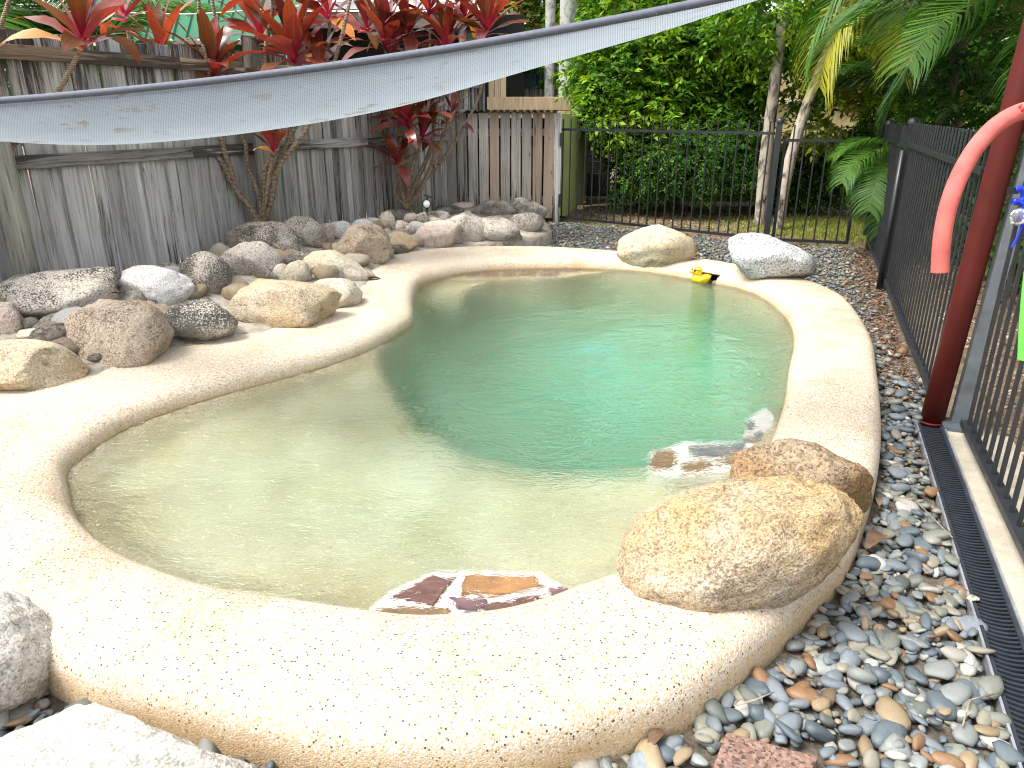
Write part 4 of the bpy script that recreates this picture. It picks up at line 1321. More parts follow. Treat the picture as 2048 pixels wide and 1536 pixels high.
# ------------------------------------------------------------------ rubber duck
DK = at(1401, 563, WATER_Z)
duck = thing('rubber_duck', 'yellow rubber duck with dark glasses floating beside the skimmer', 'rubber duck', DK)
def ell_loft(path, seg=20):
    """path of (centre, rx across, rz up) sections along local -x..x"""
    rows = []
    for (cx, cz, ry, rz) in path:
        rows.append([(cx, ry * math.cos(a), cz + rz * math.sin(a)) for a in [2 * math.pi * k / seg for k in range(seg)]])
    return rows
DM = Matrix.Translation(DK + Vector((0, 0, -.012))) @ Matrix.Rotation(R(188), 4, 'Z') @ Matrix.Scale(1.0, 4)
body_r = [(-.098, .062, .002, .002), (-.090, .060, .016, .008), (-.075, .050, .038, .022), (-.05, .040, .056, .036), (-.015, .035, .064, .042), (.025, .036, .062, .044), (.055, .040, .050, .040), (.075, .044, .030, .028), (.086, .046, .004, .004)]
mb = MB().grid([[DM @ Vector(p) for p in r_] for r_ in ell_loft(body_r)], True)
mb.build('body', MAT['yellow'], duck, True)
hm = DM @ Matrix.Translation((.036, 0, .103))
prof_h = [(.001, -.044), (.024, -.038), (.038, -.022), (.044, 0), (.040, .019), (.027, .035), (.012, .042), (.001, .044)]
MB().lathe(prof_h, 20, hm).build('head', MAT['yellow'], duck, True)
bk_r = [(.036, .0, .020, .012), (.055, .002, .021, .009), (.068, .004, .016, .005), (.075, .006, .004, .002)]
MB().grid([[hm @ Vector((p[0], p[1], p[2] - .008)) for p in r_] for r_ in ell_loft(bk_r, 14)], True).build('beak', MAT['orange'], duck, True)
for s in (-1, 1):
    MB().lathe([(.001, .005), (.010, .004), (.014, -.002)], 14, hm @ Matrix.Translation((.034, s * .021, .014)) @ Matrix.Rotation(R(62), 4, 'Y') @ Matrix.Rotation(0, 4, 'X')).build('eye', MAT['black'], duck, True)
    MB().tube([hm @ Vector((.036, s * .03, .016)), hm @ Vector((.018, s * .042, .016)), hm @ Vector((-.004, s * .0445, .014))], .0028, 6).build('glasses_arm', MAT['black'], duck, True)
    w_r = [(-.062, .055, .003, .003), (-.045, .050, .010, .016), (-.015, .044, .013, .024), (.018, .042, .010, .018), (.032, .042, .002, .004)]
    MB().grid([[DM @ Vector((p[0], p[1] + s * .055, p[2])) for p in r_] for r_ in ell_loft(w_r, 12)], True).build('wing', MAT['yellow'], duck, True)

# solar garden spotlight on the bank
SLp = atY(855, 432, 8.3)
sl_t = thing('garden_spotlight', 'small black solar spotlight with white lens staked on top of the rock bank', 'garden light', SLp)
MB().tube([SLp + Vector((0, 0, -.12)), SLp + Vector((0, 0, .09))], [.008, .012], 8).build('stake', MAT['black'], sl_t, True)
hd = SLp + Vector((0, 0, .135))
Mx = Matrix.Translation(hd) @ Matrix.Rotation(R(-8), 4, 'Z') @ Matrix.Rotation(R(84), 4, 'X')
MB().lathe([(.001, -.06), (.03, -.055), (.045, -.02), (.051, .02), (.051, .028), (.043, .028), (.042, .012)], 24, Mx).build('housing', MAT['black'], sl_t, True)
MB().lathe([(.042, .014), (.03, .020), (.001, .022)], 24, Mx).build('lens', MAT['white'], sl_t, True)
MB().box(hd + Vector((.02, .01, .075)), (.11, .085, .012), Matrix.Rotation(R(18), 3, 'Y')).build('solar_panel', MAT['black'], sl_t)
MB().box(hd + Vector((.005, .02, .06)), (.015, .015, .03)).build('bracket', MAT['black'], sl_t)
# ------------------------------------------------------------------ shade sail
hem_px = [(x, 198 - .072 * x - .000048 * x * x, Yd, ly) for x, Yd, ly in ((-260, 3.30, 262), (0, 3.20, 283), (200, 3.10, 290), (400, 3.00, 277), (600, 2.90, 251), (800, 2.80, 213), (1000, 2.70, 157), (1200, 2.60, 98), (1350, 2.52, 52), (1490, 2.46, 2), (1620, 2.40, -50))]
S1 = catmull(hem_px, 8)
H0, rowsS, cl = [], [], []
T = [0, .012, .04, .09, .16, .25, .36, .5, .66, .82, 1.0]
for i, (hx, hy, Yd, ly) in enumerate(S1):
    p0 = atY(hx, hy + 5, Yd)
    p1 = atY(hx, ly, Yd + .223)
    p2 = atY(hx, hy + 14, Yd + .62)
    H0.append(p0 + Vector((0, 0, .004)))
    r_ = []
    for t in T:
        # z: drops steeply from the hem, bottoms out at t=.36, climbs to the far edge
        y = Yd + .62 * t
        if t <= .36:
            k = t / .36
            z = p0.z + (p1.z - p0.z) * (1 - (1 - k) ** 2.0)
            x = p0.x + (p1.x - p0.x) * k
        else:
            k = (t - .36) / .64
            z = p1.z + (p2.z - p1.z) * (k ** 2.0)
            x = p1.x + (p2.x - p1.x) * k
        r_.append((x, y, z))
    rowsS.append(r_)
sail = thing('shade_sail', 'sagging pale grey shade sail stretched low across the view over the pool', 'shade sail', H0[0])
off = wloc(sail)
mb = MB().grid(rowsS)
me = mb.mesh('cloth', off); smooth(me)
me.materials.append(MAT['sail'])
at_ = me.attributes.new('cloth', 'FLOAT_VECTOR', 'POINT')
uv = []
ds = 0
for i in range(len(rowsS)):
    if i: ds += (Vector(rowsS[i][0]) - Vector(rowsS[i - 1][0])).length
    dt = 0
    for j in range(len(T)):
        if j: dt += (Vector(rowsS[i][j]) - Vector(rowsS[i][j - 1])).length
        uv += [ds, dt, 0]
at_.data.foreach_set('vector', uv)
obj('cloth', me, None, sail, Matrix.Translation(off))
MB().tube(H0, .0135, 10).build('hem', MAT['hem'], sail, True)
MB().tube([Vector(r_[-1]) for r_ in rowsS], .009, 8).build('hem', MAT['hem'], sail, True)

_e = H0[-1]
MB().tube([_e, _e.lerp(Vector((2.19, 3.34, 2.75)), .5) + Vector((0, 0, -.01)), Vector((2.19, 3.34, 2.75))], .005, 6).build('corner_rope', MAT['white'], sail, True)

# ------------------------------------------------------------------ cordylines (red ti plants)
def cord_leaf(name, droop, seed, w=.125):
    r = random.Random(seed)
    rows = []
    n = 8
    x = y = z = 0.0
    ang = 0.0
    pos = [(0, 0)]
    yy = zz = 0.0
    for i in range(n):
        a = -droop * ((i + .5) / n) ** 1.4
        yy += math.cos(a) / n; zz += math.sin(a) / n
        pos.append((yy, zz))
    for i, (yy, zz) in enumerate(pos):
        t = i / n
        ww = w * (.16 + .84 * math.sin(min(1, t * 1.15 + .02) * math.pi * .5 if t < .5 else math.pi * .5 * (1 - (t - .5) / .5 * .0))) if t < .5 else w * math.cos((t - .5) / .5 * math.pi / 2 * .98) ** .8
        fold = .22 * ww * (1 - .5 * t)
        rip = .012 * math.sin(t * 14 + seed)
        tw = .15 * math.sin(seed) * t
        rows.append([(-ww, yy, zz + fold + rip + tw * ww), (0, yy, zz), (ww, yy, zz + fold - rip - tw * ww)])
    me = MB().grid(rows).mesh(name)
    smooth(me)
    return me
CORD = dict(
    red=m_cordyline('cordyline_red', (.20, .034, .018), (.31, .085, .024), (.48, .035, .12), (.42, .08, .07)),
    maroon=m_cordyline('cordyline_maroon', (.095, .02, .02), (.17, .042, .018), (.32, .022, .075), (.22, .05, .045)),
    bronze=m_cordyline('cordyline_bronze', (.13, .055, .014), (.11, .07, .022), (.28, .018, .05), (.24, .05, .03)),
    dry=m_cordyline('cordyline_dry', (.62, .36, .12), (.68, .50, .34), (.60, .35, .15), (.65, .40, .2)))
CL = {}
for k, m_ in CORD.items():
    CL[k] = []
    for j, dr in enumerate((.25, .6, 1.0, 1.5, .45)):
        me = cord_leaf('leaf', dr, j + 1)
        me.materials.append(m_)
        CL[k].append(me)
def rosette(root, P, axis, L, n, kinds, rr, spread=1.0):
    axis = axis.normalized()
    Q = Vector((0, 0, 1)).rotation_difference(axis).to_matrix().to_4x4()
    for i in range(n):
        u = (i + .5) / n
        az = i * 2.39996 + rr.uniform(-.25, .25)
        el = R(84) - (R(78) * u ** 1.0 + rr.uniform(-.12, .12)) * spread
        kind = rr.choices(kinds[0], kinds[1])[0]
        if u > .88 and rr.random() < .35: kind = 'dry'
        v = 0 if u < .3 else (1 if u < .55 else (2 if u < .8 else 3))
        if rr.random() < .3: v = max(0, v - 1)
        s = L * rr.uniform(.8, 1.12) * (.75 + .35 * math.sin(min(1, u * 1.4) * math.pi / 2))
        M = Matrix.Translation(P + axis * (.10 * (.5 - u))) @ Q @ Matrix.Rotation(az, 4, 'Z') @ Matrix.Rotation(el, 4, 'X') @ Matrix.Rotation(rr.uniform(-.35, .35), 4, 'Y') @ Matrix.Scale(s, 4)
        obj('leaf', CL[kind][v], None, root, M)
def cane(root, pts, r0=.022, r1=.013):
    P = catmull([tuple(p) for p in pts], 6)
    n = len(P)
    MB().tube([Vector(tuple(p)) for p in P], [r0 + (r1 - r0) * i / (n - 1) for i in range(n)], 9).build('cane', MAT['cane'], root, True)
REDK, MARK, BRZK = (('red', 'maroon', 'bronze'), (6, 2, 2)), (('maroon', 'red', 'bronze'), (6, 2, 2)), (('bronze', 'maroon', 'red'), (6, 3, 2))
# plant near the left post
rr = random.Random(3)
b0 = atY(-60, 430, 5.05)
p1 = thing('cordyline_plant', 'red cordyline with a bent ringed cane crossing the fence at the far left', 'plant', b0, 'red cordylines along the fence')
cane(p1, [b0, atY(20, 300, 5.0), atY(110, 190, 4.95), atY(140, 140, 4.95), atY(160, 100, 4.95)], .02, .014)
rosette(p1, atY(166, 84, 4.95), Vector((.25, -.1, 1)), .50, 15, REDK, rr, .85)
cane(p1, [b0, atY(-40, 300, 5.1), atY(-30, 180, 5.1), atY(0, 60, 5.1), atY(40, -60, 5.1)], .018, .013)
rosette(p1, atY(44, -90, 5.1), Vector((0, 0, 1)), .4, 12, REDK, rr)
rosette(p1, atY(-40, 170, 5.0), Vector((0, -.3, 1)), .25, 8, REDK, rr)
# the main clump
b1 = atY(522, 452, 6.75)
p2 = thing('cordyline_plant', 'tall many-stemmed red cordyline clump rising behind the dark boulder', 'plant', b1, 'red cordylines along the fence')
fork = atY(470, 378, 6.7)
for pts, r0 in (([b1, atY(500, 415, 6.72), fork, atY(440, 320, 6.6), atY(395, 285, 6.5), atY(330, 190, 6.4), atY(268, 98, 6.3), atY(255, 60, 6.3)], .032),
                ([fork, atY(462, 340, 6.65), atY(445, 290, 6.6), atY(425, 190, 6.6), atY(402, 60, 6.6), atY(396, -30, 6.6)], .026),
                ([b1, atY(520, 400, 6.75), atY(495, 330, 6.8), atY(488, 280, 6.8), atY(440, 180, 6.8), atY(432, 60, 6.8), atY(420, -30, 6.8)], .022),
                ([b1, atY(530, 400, 6.7), atY(530, 340, 6.65), atY(560, 270, 6.6), atY(530, 130, 6.6), atY(545, 20, 6.6), atY(548, -40, 6.6)], .026),
                ([b1, atY(540, 410, 6.7), atY(555, 340, 6.65), atY(610, 262, 6.6), atY(650, 180, 6.6), atY(684, 70, 6.6), atY(706, -30, 6.6)], .026),
                ([b1, atY(545, 400, 6.8), atY(558, 330, 6.8), atY(580, 262, 6.8), atY(588, 180, 6.8), atY(590, 140, 6.7)], .02),
                ([b1, atY(532, 400, 6.65), atY(538, 350, 6.6), atY(545, 315, 6.6)], .016),
                ([b1, atY(536, 360, 6.8), atY(600, 240, 6.9), atY(650, 130, 6.9), atY(658, 70, 6.9), atY(660, 35, 6.9)], .018),
                ([fork, atY(420, 290, 6.75), atY(335, 180, 6.8), atY(325, 130, 6.8)], .018)):
    cane(p2, pts, r0, .013)
for P, L, n_, kk, spr in ((atY(322, 108, 6.8), .52, 16, REDK, .85), (atY(425, 150, 6.7), .52, 18, BRZK, .75), (atY(590, 118, 6.6), .60, 24, REDK, .9), (atY(658, 34, 6.9), .48, 15, REDK, .9),
                          (atY(547, 300, 6.6), .36, 10, MARK, .55), (atY(250, 30, 6.3), .45, 12, REDK, .9), (atY(520, 70, 6.9), .5, 12, REDK, .8), (atY(640, 140, 6.7), .42, 9, REDK, .8), (atY(700, 190, 6.7), .35, 7, REDK, 1.1), (atY(548, -20, 6.6), .5, 12, REDK, 1.0)):
    rosette(p2, P, Vector((rr.uniform(-.15, .2), -.12, 1)), L, n_, kk, rr, spr)
# the darker clump beside the shed
b2 = atY(815, 418, 8.75)
p3 = thing('cordyline_plant', 'darker maroon cordyline clump with tangled stems left of the timber shed', 'plant', b2, 'red cordylines along the fence')
for pts, r0 in (([b2, atY(800, 370, 8.75), atY(795, 320, 8.7), atY(800, 270, 8.7), atY(790, 180, 8.7), atY(770, 100, 8.7)], .03), ([b2, atY(830, 370, 8.75), atY(860, 300, 8.8), atY(872, 220, 8.8), atY(880, 130, 8.8)], .03),
                ([b2, atY(845, 370, 8.7), atY(875, 300, 8.7), atY(905, 230, 8.7), atY(938, 170, 8.7), atY(960, 90, 8.7)], .026), ([b2, atY(850, 360, 8.8), atY(885, 320, 8.8), atY(930, 250, 8.8), atY(960, 185, 8.8), atY(975, 90, 8.8)], .024),
                ([b2, atY(790, 385, 8.7), atY(800, 345, 8.65)], .018), ([b2, atY(822, 350, 8.7), atY(840, 280, 8.7), atY(858, 200, 8.7), atY(860, 60, 8.7)], .026), ([b2, atY(840, 385, 8.65), atY(866, 330, 8.65), atY(872, 335, 8.6)], .015)):
    cane(p3, pts, r0 * 1.15, .013)
for P, L, n_, kk, spr in ((atY(770, 92, 8.7), .62, 24, MARK, 1.0), (atY(818, 62, 8.9), .55, 18, MARK, 1.0), (atY(893, 96, 8.7), .55, 20, REDK, .95), (atY(974, 62, 8.7), .55, 20, MARK, .95), (atY(858, 24, 8.8), .55, 16, MARK, 1.0),
                          (atY(815, 250, 8.6), .50, 18, MARK, .95), (atY(850, 225, 8.8), .5, 16, MARK, .95), (atY(795, 325, 8.6), .38, 14, MARK, 1.0), (atY(845, 275, 8.6), .4, 14, MARK, 1.05), (atY(905, 235, 8.8), .35, 9, MARK, 1.1), (atY(735, 60, 8.8), .5, 14, MARK, 1.0), (atY(930, 40, 9.0), .5, 14, MARK, 1.0)):
    rosette(p3, P, Vector((rr.uniform(-.2, .2), -.12, 1)), L, n_, kk, rr, spr)

# ------------------------------------------------------------------ foliage
def leaves(P, Dr, L, W, rs):
    """one folded leaf per point: P (n,3), Dr (n,3) direction"""
    n = len(P)
    Dr = Dr / np.linalg.norm(Dr, axis=1, keepdims=True)
    up = np.tile([0, 0, 1.0], (n, 1)) + .55 * rs.standard_normal((n, 3))
    S = np.cross(Dr, up); S /= np.linalg.norm(S, axis=1, keepdims=True) + 1e-9
    Nn = np.cross(S, Dr)
    L = L[:, None]; W = W[:, None]
    dr = rs.uniform(.02, .3, (n, 1))
    V = np.stack([P, P + Dr * L * .45 + S * W * .5 + Nn * L * .06, P + Dr * L - Nn * L * dr, P + Dr * L * .45 - S * W * .5 + Nn * L * .06], 1).reshape(-1, 3)
    F = np.arange(4 * n).reshape(n, 4)
    return V, F
def crown_mesh(name, blobs, nspr, leaf, pal, seed, per=9, hang=.35, twig=.22, off=(0, 0, 0), clip=None, aspect=.45):
    rs = np.random.default_rng(seed)
    pal = np.array(pal)
    wts = np.array([b[1][0] * b[1][1] + b[1][0] * b[1][2] for b in blobs]); wts = wts / wts.sum()
    which = rs.choice(len(blobs), nspr, p=wts)
    C = np.array([b[0] for b in blobs])[which]; Rd = np.array([b[1] for b in blobs])[which]
    u = rs.standard_normal((nspr, 3)); u /= np.linalg.norm(u, axis=1, keepdims=True)
    rad = rs.uniform(.25, 1, (nspr, 1)) ** .5
    lump = np.array([1 + .28 * noise.noise(Vector(v * 2.2 + k * 3.1)) for v, k in zip(u, which)])[:, None]
    P0 = C + u * rad * Rd * lump
    if clip is not None:
        m = clip(P0); P0, u, which = P0[m], u[m], which[m]
    n = len(P0)
    out = u + np.array([0, 0, -hang]) + .6 * rs.standard_normal((n, 3))
    out /= np.linalg.norm(out, axis=1, keepdims=True)
    tl = twig * rs.uniform(.5, 1.3, (n, 1))
    # tone per clump: whole sprigs share a colour, and neighbours drift together
    tone = np.array([.5 + .5 * noise.noise(Vector(p * 1.4)) for p in P0]) + .22 * rs.standard_normal(n)
    Ps, Ds, Cs = [], [], []
    for j in range(per):
        t = (j + .5) / per
        side = 1 if j % 2 else -1
        perp = np.cross(out, rs.standard_normal((n, 3)) * .3 + np.array([0, 0, 1])); perp /= np.linalg.norm(perp, axis=1, keepdims=True)
        Ps.append(P0 + out * tl * t + np.array([0, 0, -1]) * (tl * t * t * hang))
        Ds.append(out * .7 + perp * side * 1.0 + np.array([0, 0, -hang * .6]) + .25 * rs.standard_normal((n, 3)))
        k = np.clip(tone + .1 * rs.standard_normal(n), 0, .999) * (len(pal) - 1)
        i0 = k.astype(int); f = (k - i0)[:, None]
        Cs.append((pal[i0] * (1 - f) + pal[np.minimum(i0 + 1, len(pal) - 1)] * f) * (1 + .18 * rs.standard_normal((n, 1))))
    P = np.concatenate(Ps); Dd = np.concatenate(Ds); Cc = np.clip(np.concatenate(Cs), .004, .8)
    L = leaf * rs.uniform(.6, 1.3, len(P))
    V, F = leaves(P, Dd, L, L * aspect, rs)
    return np_mesh(name, V - np.array(off), F, Cc)
DEEP = [(.018, .06, .010), (.035, .11, .014), (.065, .17, .018), (.12, .24, .025)]
BRIGHT = [(.035, .10, .010), (.08, .20, .012), (.17, .32, .018), (.30, .42, .03)]
YEL = [(.10, .19, .012), (.22, .34, .02), (.40, .47, .035), (.58, .56, .06)]
def plant(name, label, cat, base, blobs, nspr, leaf, pal, seed, trunk=None, bark='bark', part='crown', group=None, extra=None, **kw):
    t = thing(name, label, cat, base, group)
    me = crown_mesh(part, blobs, nspr, leaf, pal, seed, off=base, **kw)
    obj(part, me, MAT['leaf'], t, Matrix.Translation(base))
    if trunk:
        for pts, r0, r1 in trunk:
            P = catmull([tuple(p) for p in pts], 6); n = len(P)
            mb = MB()
            mb.tube([Vector(tuple(p)) for p in P], [r0 + (r1 - r0) * i / (n - 1) for i in range(n)], 12)
            for v in mb.v: v += Vector((noise.noise(v * 9), noise.noise(v * 9 + Vector((5, 5, 5))), 0)) * .012
            mb.build('trunk', MAT[bark], t, True)
    return t
def blobs_px(lst, ry=.7):
    o = []
    for px, py, Yd, rx, rz in lst:
        p = atY(px, py, Yd); Z = zdepth(p)
        o.append(((p.x, p.y, p.z), (rx * Z / FPX, ry, rz * Z / FPX)))
    return o
GG = 'trees and shrubs beyond the back fence'
# the dense shrub behind the fence, lower skirt and upper mass
B = Vector((2.1, 12.0, 0))
def keep_shrub(P): return (P[:, 2] > .02) & ~((P[:, 0] < 1.35 + .2 * np.sin(P[:, 2] * 3)) & (P[:, 2] < 1.25))
plant('leafy_tree', 'dense bright green leafy tree drooping over the fence right of the shed', 'tree', B,
      blobs_px([(1250, 130, 11.7, 110, 110), (1370, 110, 11.6, 120, 120), (1455, 150, 11.8, 75, 110), (1230, 230, 11.6, 70, 60), (1330, 230, 11.5, 100, 80), (1440, 230, 11.6, 90, 80), (1300, 20, 12.2, 140, 90), (1420, 10, 12.4, 110, 90), (1200, 170, 11.7, 45, 50)], .65),
      5200, .105, BRIGHT, 11, [([B, B + Vector((.1, .1, 1.4)), B + Vector((.25, .2, 3.4))], .14, .07), ([B + Vector((.5, .1, 0)), B + Vector((.55, .1, 1.3)), B + Vector((.95, .2, 3.2))], .11, .05)], 'bark_dark', 'crown', GG, clip=keep_shrub)
plant('shrub', 'dark green small-leaved shrub mass behind the back fence bars', 'shrub', Vector((2.3, 11.6, 0)),
      blobs_px([(1230, 330, 11.5, 65, 75), (1310, 330, 11.2, 75, 75), (1390, 320, 10.9, 80, 75), (1470, 310, 10.9, 70, 80), (1350, 290, 12.2, 170, 90)], .5),
      4200, .055, DEEP, 12, None, 'bark', 'foliage', GG, clip=keep_shrub, twig=.16)
T1 = atY(1522, 436, 10.2); T1.z = -.05
plant('slender_tree', 'slender mottled tree trunk rising just left of the gate post', 'tree', T1,
      blobs_px([(1540, 20, 10.6, 120, 90), (1620, 70, 11.0, 80, 60), (1500, 160, 11.2, 35, 45), (1610, 190, 10.9, 25, 25)], .7), 850, .10, BRIGHT, 13,
      [([T1, atY(1530, 330, 10.25), atY(1548, 180, 10.3), atY(1566, 40, 10.35), atY(1580, -90, 10.4)], .085, .062)], 'bark', 'crown', GG)
T2 = atY(1556, 452, 9.7); T2.z = -.05
plant('slender_tree', 'slender leaning tree trunk seen through the gate with yellow-green leaves', 'tree', T2,
      blobs_px([(1690, 40, 10.6, 90, 80), (1750, 130, 10.9, 70, 70), (1670, 150, 11.3, 50, 40), (1625, 265, 11.2, 35, 25), (1760, 10, 11, 90, 70)], .7), 1100, .10, YEL, 14,
      [([T2, atY(1580, 320, 9.8), atY(1625, 180, 10.0), atY(1668, 70, 10.2), atY(1720, -80, 10.4)], .075, .055)], 'bark', 'crown', GG)
plant('shrub', 'dark shrub under the trees seen through the pool gate', 'shrub', Vector((4.6, 11.2, 0)),
      blobs_px([(1600, 345, 11.6, 70, 60), (1680, 340, 11.3, 70, 65), (1740, 320, 10.8, 60, 70), (1775, 240, 11.5, 45, 55), (1540, 340, 12, 40, 50)], .5), 2600, .07, DEEP, 15, None, 'bark', 'foliage', GG, clip=keep_shrub)
plant('hedge', 'tall green screen of trees standing before the cream wall', 'hedge', Vector((5, 14.5, 0)),
      blobs_px([(1230, 100, 14, 150, 150), (1370, 120, 14.2, 110, 170), (1850, 40, 14.5, 100, 110), (1860, 180, 14, 120, 140), (1480, 330, 14, 80, 80), (1950, 60, 14, 150, 150), (1380, 320, 14, 150, 90), (1850, 330, 13.5, 120, 80), (1680, 10, 15.2, 60, 30)], .9), 5200, .13, BRIGHT[:3] + [(.22, .30, .03)], 16, None, 'bark', 'foliage', GG, clip=lambda P: P[:, 2] > 0)
plant('flowering_tree', 'green tree with orange flowers behind the palm trunks', 'tree', Vector((1.0, 17, 0)),
      blobs_px([(1040, 40, 16, 60, 70), (1180, 30, 16.2, 90, 60), (1060, -50, 16.5, 120, 80), (1300, 10, 16, 120, 60), (1010, 110, 17, 50, 40)], .9), 1800, .13, [(.03, .07, .012), (.07, .14, .02), (.14, .17, .03), (.45, .16, .02)], 17,
      [([Vector((1.0, 17, 0)), Vector((1.2, 17, 3.5))], .15, .1)], 'bark_dark', 'crown', GG)

# cream garden wall of the neighbour behind the trees
wl = thing('cream_house', 'cream rendered house wall glimpsed through the trees beyond the gate', 'house', (6.5, 17, 0))
MB().box((6.2, 17, 1.6), (7.4, .2, 3.2)).build('wall', MAT['creamwall'], wl)
MB().box((6.2, 16.85, 1.62), (7.4, .08, .06)).build('moulding', MAT['white'], wl)
MB().box((6.2, 16.9, 3.28), (7.8, .6, .12)).build('eave', MAT['beam'], wl)

# ------------------------------------------------------------------ palms
def frond_mesh(name, n, seed, droop=1.1, ll=.36, pal=((.05, .12, .012), (.10, .19, .02)), upl=.0):
    """unit frond along +y, rachis 1 long; leaflets hang in two rows"""
    r = random.Random(seed)
    V, F, T_ = [], [], []
    pts = []
    y = z = 0.0
    N = 24
    for i in range(N + 1):
        pts.append(Vector((0, y, z)))
        a = upl - droop * (i / N) ** 1.3
        y += math.cos(a) / N; z += math.sin(a) / N
    def pt(t):
        k = min(t * N, N - 1e-4); i = int(k)
        return pts[i].lerp(pts[i + 1], k - i), (pts[i + 1] - pts[i]).normalized()
    c0, c1 = Vector(pal[0]), Vector(pal[1])
    for i in range(N):
        w0, w1 = .011 * (1 - i / N) + .003, .011 * (1 - (i + 1) / N) + .003
        b = len(V)
        V += [pts[i] + Vector((-w0, 0, 0)), pts[i] + Vector((w0, 0, 0)), pts[i + 1] + Vector((w1, 0, 0)), pts[i + 1] + Vector((-w1, 0, 0))]
        F.append((b, b + 1, b + 2, b + 3)); T_.append((.20, .19, .05))
        V += [pts[i] + Vector((0, 0, -w0)), pts[i] + Vector((0, 0, w0)), pts[i + 1] + Vector((0, 0, w1)), pts[i + 1] + Vector((0, 0, -w1))]
        F.append((b + 4, b + 5, b + 6, b + 7)); T_.append((.20, .19, .05))
    for k in range(n):
        t = .16 + .83 * k / (n - 1)
        p, tg = pt(t)
        for s in (-1, 1):
            L = ll * (math.sin(math.pi * min(1, .12 + t * .8)) ** .6) * r.uniform(.88, 1.1)
            d = (Vector((s * .95, 0, .28)) + tg * (.55 + .5 * t) + Vector((r.uniform(-.08, .08), r.uniform(-.08, .08), r.uniform(-.1, .1)))).normalized()
            wv = tg * .0075
            m1 = p + d * L * .5
            d2 = (d + Vector((0, 0, -.75))).normalized()
            m2 = m1 + d2 * L * .3
            d3 = (d2 + Vector((0, 0, -.8))).normalized()
            tip = m2 + d3 * L * .28
            b = len(V)
            V += [p - wv * .6, p + wv * .6, m1 + wv, m1 - wv, m2 + wv * .8, m2 - wv * .8, tip + wv * .05, tip - wv * .05]
            f = r.random()
            cc = tuple((c0 * (1 - f) + c1 * f) * r.uniform(.85, 1.15))
            F += [(b, b + 1, b + 2, b + 3), (b + 3, b + 2, b + 4, b + 5), (b + 5, b + 4, b + 6, b + 7)]
            T_ += [cc] * 3
    me = np_mesh(name, np.array([tuple(v) for v in V]), np.array(F), np.array(T_))
    me.materials.append(MAT['frond'])
    return me
GRN, YGR, DGR = ((.035, .115, .010), (.08, .19, .016)), ((.22, .26, .02), (.40, .36, .03)), ((.025, .085, .012), (.06, .15, .02))
FR = {k: [frond_mesh('frond', 66, 20 + j, dr, .36, pal) for j, dr in enumerate((.7, 1.1, 1.6))] for k, pal in (('g', GRN), ('y', YGR), ('d', DGR))}
def frond(root, P, az, el, L, kind='g', v=1, roll=0):
    M = Matrix.Translation(P) @ Matrix.Rotation(az, 4, 'Z') @ Matrix.Rotation(el, 4, 'X') @ Matrix.Rotation(roll, 4, 'Y') @ Matrix.Scale(L, 4)
    obj('frond', FR[kind][v], None, root, M)
def palm(label, base, top, r0, r1, fr, bark='palmbark', group='palms round the pool yard'):
    t = thing('palm_tree', label, 'palm', base, group)
    base, top = Vector(base), Vector(top)
    P = [base.lerp(top, k / 10) for k in range(11)]
    MB().tube(P, [r0 + (r1 - r0) * (k / 10) for k in range(11)], 16).build('trunk', MAT[bark], t, True)
    for az, el, L, kd, v in fr:
        frond(t, top, R(az), R(el), L, kd, v)
    return t
ring_ = lambda n, el, L, kd, v, a0=0: [(a0 + 360 / n * k, el + random.uniform(-10, 10), L * random.uniform(.85, 1.1), kd, v) for k in range(n)]
palm('slim grey palm trunk left of the thicker one behind the planter', (.62, 13.0, 0), (.60, 13.0, 5.6), .085, .075, ring_(7, 30, 2.2, 'g', 1))
palm('thick pale mottled palm trunk behind the pine planter', (.90, 12.75, 0), (.86, 12.75, 5.9), .145, .125, ring_(8, 35, 2.4, 'g', 1, 20))
# palms beyond the right fence
palm('palm with long arching fronds overhanging the gate', (4.75, 8.7, 0), (4.8, 8.6, 3.05), .07, .06, [(80, 38, 2.5, 'g', 1), (130, 10, 2.0, 'g', 2), (150, 30, 1.8, 'd', 2), (30, 30, 2, 'g', 1), (0, 40, 2, 'd', 1), (-60, 35, 2, 'd', 1), (90, 60, 2.2, 'g', 1), (175, 5, 1.7, 'g', 2), (-120, 30, 2, 'd', 1), (96, -4, 2.3, 'y', 2), (84, 2, 2.2, 'g', 2), (112, -16, 1.7, 'y', 2)], 'bark_dark')
palm('clumping palm close behind the long fence', (4.35, 6.6, 0), (4.4, 6.6, 2.1), .05, .045, [(70, 35, 1.9, 'd', 2), (110, 25, 1.7, 'g', 2), (150, 10, 1.6, 'g', 2), (40, 30, 1.8, 'd', 1), (0, 40, 1.8, 'd', 1), (185, 20, 1.6, 'd', 2), (95, 62, 1.8, 'd', 1), (-90, 30, 1.7, 'd', 1), (130, 48, 1.7, 'g', 1), (60, 5, 1.5, 'd', 2)], 'bark_dark')
palm('palm in the upper right corner with dark drooping fronds', (4.1, 5.2, 0), (4.1, 5.2, 2.75), .06, .05, [(70, 30, 1.9, 'd', 2), (105, 20, 1.9, 'd', 2), (140, 15, 1.7, 'g', 2), (35, 40, 1.8, 'd', 1), (90, 55, 1.9, 'd', 1), (180, 25, 1.6, 'd', 2), (-60, 30, 1.8, 'd', 1), (0, 35, 1.8, 'd', 1), (120, 40, 1.9, 'd', 1), (160, 45, 1.8, 'd', 1)], 'bark_dark')
palm('young palm with low fronds between the fence corner and far trees', (5.6, 9.8, 0), (5.6, 9.8, 1.5), .05, .045, ring_(9, 30, 1.9, 'd', 1, 15) + ring_(6, 60, 1.8, 'g', 1, 40), 'bark_dark')
